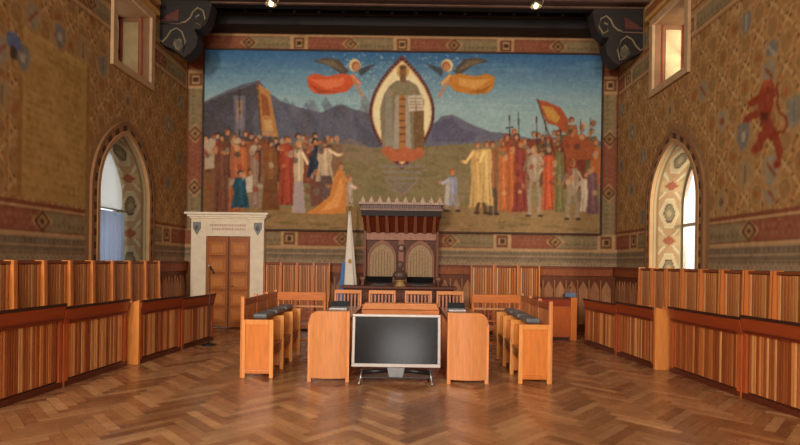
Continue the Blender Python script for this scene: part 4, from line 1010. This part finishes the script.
# ------------------------------------------------------------------ television
t_ = thing('television', 'large dark flat television in a silver frame, on the floor before the U-shaped table', 'television', (-.15, 6.48, 0))
HW = .575; z0, z1 = .235, .915
b = MB()
for a_ in ((-HW, z0, HW, z0 + .045), (-HW, z1 - .035, HW, z1), (-HW, z0 + .045, -HW + .038, z1 - .035), (HW - .038, z0 + .045, HW, z1 - .035)): b.box(a_[0], -.03, a_[1], a_[2], .03, a_[3], (190, 183, 176))
b.build('bezel', 'silver', t_, .006)
b = MB(); b.box(-HW + .02, -.012, z0 + .02, HW - .02, .035, z1 - .02, (14, 18, 20)); b.build('screen', 'screen', t_)
b = MB(); b.box(-HW + .03, .035, z0 + .03, HW - .03, .08, z1 - .03, (50, 50, 52)); b.build('back_shell', 'black', t_, .01)
for ch in t_.children:
    th = math.radians(6.5); ch.rotation_euler.x = -th; ch.location = (0, -z0 * math.sin(th), z0 * (1 - math.cos(th)))
b = MB(); b.prism([(-.12, z0 + .01), (.12, z0 + .01), (.09, .10), (-.09, .10)], 'y', .0, .05, (140, 144, 148)); b.build('neck', 'silver', t_, .008)
b = MB(); b.prism([(-.5, .0), (.5, 0), (.4, .3), (-.4, .3)], 'z', .085, .10, (40, 42, 46)) ; b.build('base_plate', 'black', t_, .004)
for sg in (-1, 1):
    b = MB(); b.tube([(sg * .12, .02, .19), (sg * .44, .05, .155)], .028, (26, 26, 28), 10); b.build('speaker', 'black', t_)
    b = MB(); b.tube([(sg * .47, -.03, .03), (sg * .44, .05, .2)], .012, (190, 190, 190), 8); b.ball((sg * .47, -.03, .026), .026, .026, .026, (170, 170, 166)); b.build('foot', 'metal', t_)
    b = MB(); b.tube([(sg * .44, .26, .0), (sg * .38, .26, .09)], .012, (120, 120, 120), 8); b.build('foot', 'metal', t_)

# ------------------------------------------------------------------ light
def area(name, loc, tgt, sx, sy, e, col):
    L = bpy.data.lights.new(name, 'AREA'); L.shape = 'RECTANGLE'; L.size = sx; L.size_y = sy; L.energy = e; L.color = col
    o = bpy.data.objects.new(name, L); COL.objects.link(o); o.location = loc
    o.rotation_euler = (Vector(tgt) - Vector(loc)).to_track_quat('-Z', 'Y').to_euler(); return o
area('daylight_upper_left_window', (-4.9, -3.8, 5.4), (1.0, 11.5, 2.6), 1.8, 2.4, 900, (1, .93, .82))
area('rear_fill_light', (0.2, -4.6, 4.5), (0, 8, 2.0), 5.5, 2.4, 620, (1, .92, .82))  # added soft fill from behind the camera; the rear wall has no openings
area('screen_glow_light', (-.15, -4.7, 1.05), (-.1, 6, .8), 1.3, 1.3, 26, (1, .98, .95))  # small light added so the tilted television screen reflects a glow
area('daylight_outside_right_arch', (XR + 2.5, 6.9, 3.2), (XR + .3, 10.07, 2.5), 1.6, 2.2, 330, (1, .92, .78))
area('daylight_outside_right_upper', (XR + 2.2, 8.4, 6.8), (XR, 9.8, 6.0), 1.6, 1.6, 60, (1, .9, .72))
area('daylight_outside_left_arch', (XL - 2.4, 9.2, 2.8), (XL, 9.3, 2.6), 2.2, 2.8, 40, (.95, .97, 1))
for o_ in [o for o in COL.objects if o.name == 'ceiling_lamp' or o.name.startswith('ceiling_lamp.')]:
    L = bpy.data.lights.new('bulb_light', 'POINT'); L.energy = 2.5; L.color = (1, .8, .55); L.shadow_soft_size = .05
    q_ = bpy.data.objects.new('bulb_light', L); COL.objects.link(q_); q_.location = (o_.location.x, o_.location.y, o_.location.z - .07)
w = bpy.data.worlds.new('world'); S.world = w; w.use_nodes = True
bg = w.node_tree.nodes['Background']; bg.inputs[0].default_value = (.92, .96, 1, 1); bg.inputs[1].default_value = 1.3

# ------------------------------------------------------------------ camera
cd = bpy.data.cameras.new('camera'); cam = bpy.data.objects.new('camera', cd); COL.objects.link(cam); S.camera = cam
cd.sensor_width = 36; cd.lens = F / 800 * 36; cd.clip_start = .05
cam.location = (0, 0, EYE)
from mathutils import Matrix
cam.rotation_euler = (Matrix.Rotation(PI / 2, 4, 'X') @ Matrix.Rotation(ROLL, 4, 'Z')).to_euler()
# principal point: vanishing point stands at (409, 262) in the 800x445 frame
cd.shift_x = -(VX - 400) / 800; cd.shift_y = (VY - 222.5) / 800
S.view_settings.view_transform = 'Standard'; S.view_settings.look = 'None'; S.view_settings.gamma = 1; S.view_settings.use_curve_mapping = False
S.view_settings.exposure = 0.15
S.cycles.use_denoising = True
S.cycles.max_bounces = 8; S.cycles.diffuse_bounces = 4
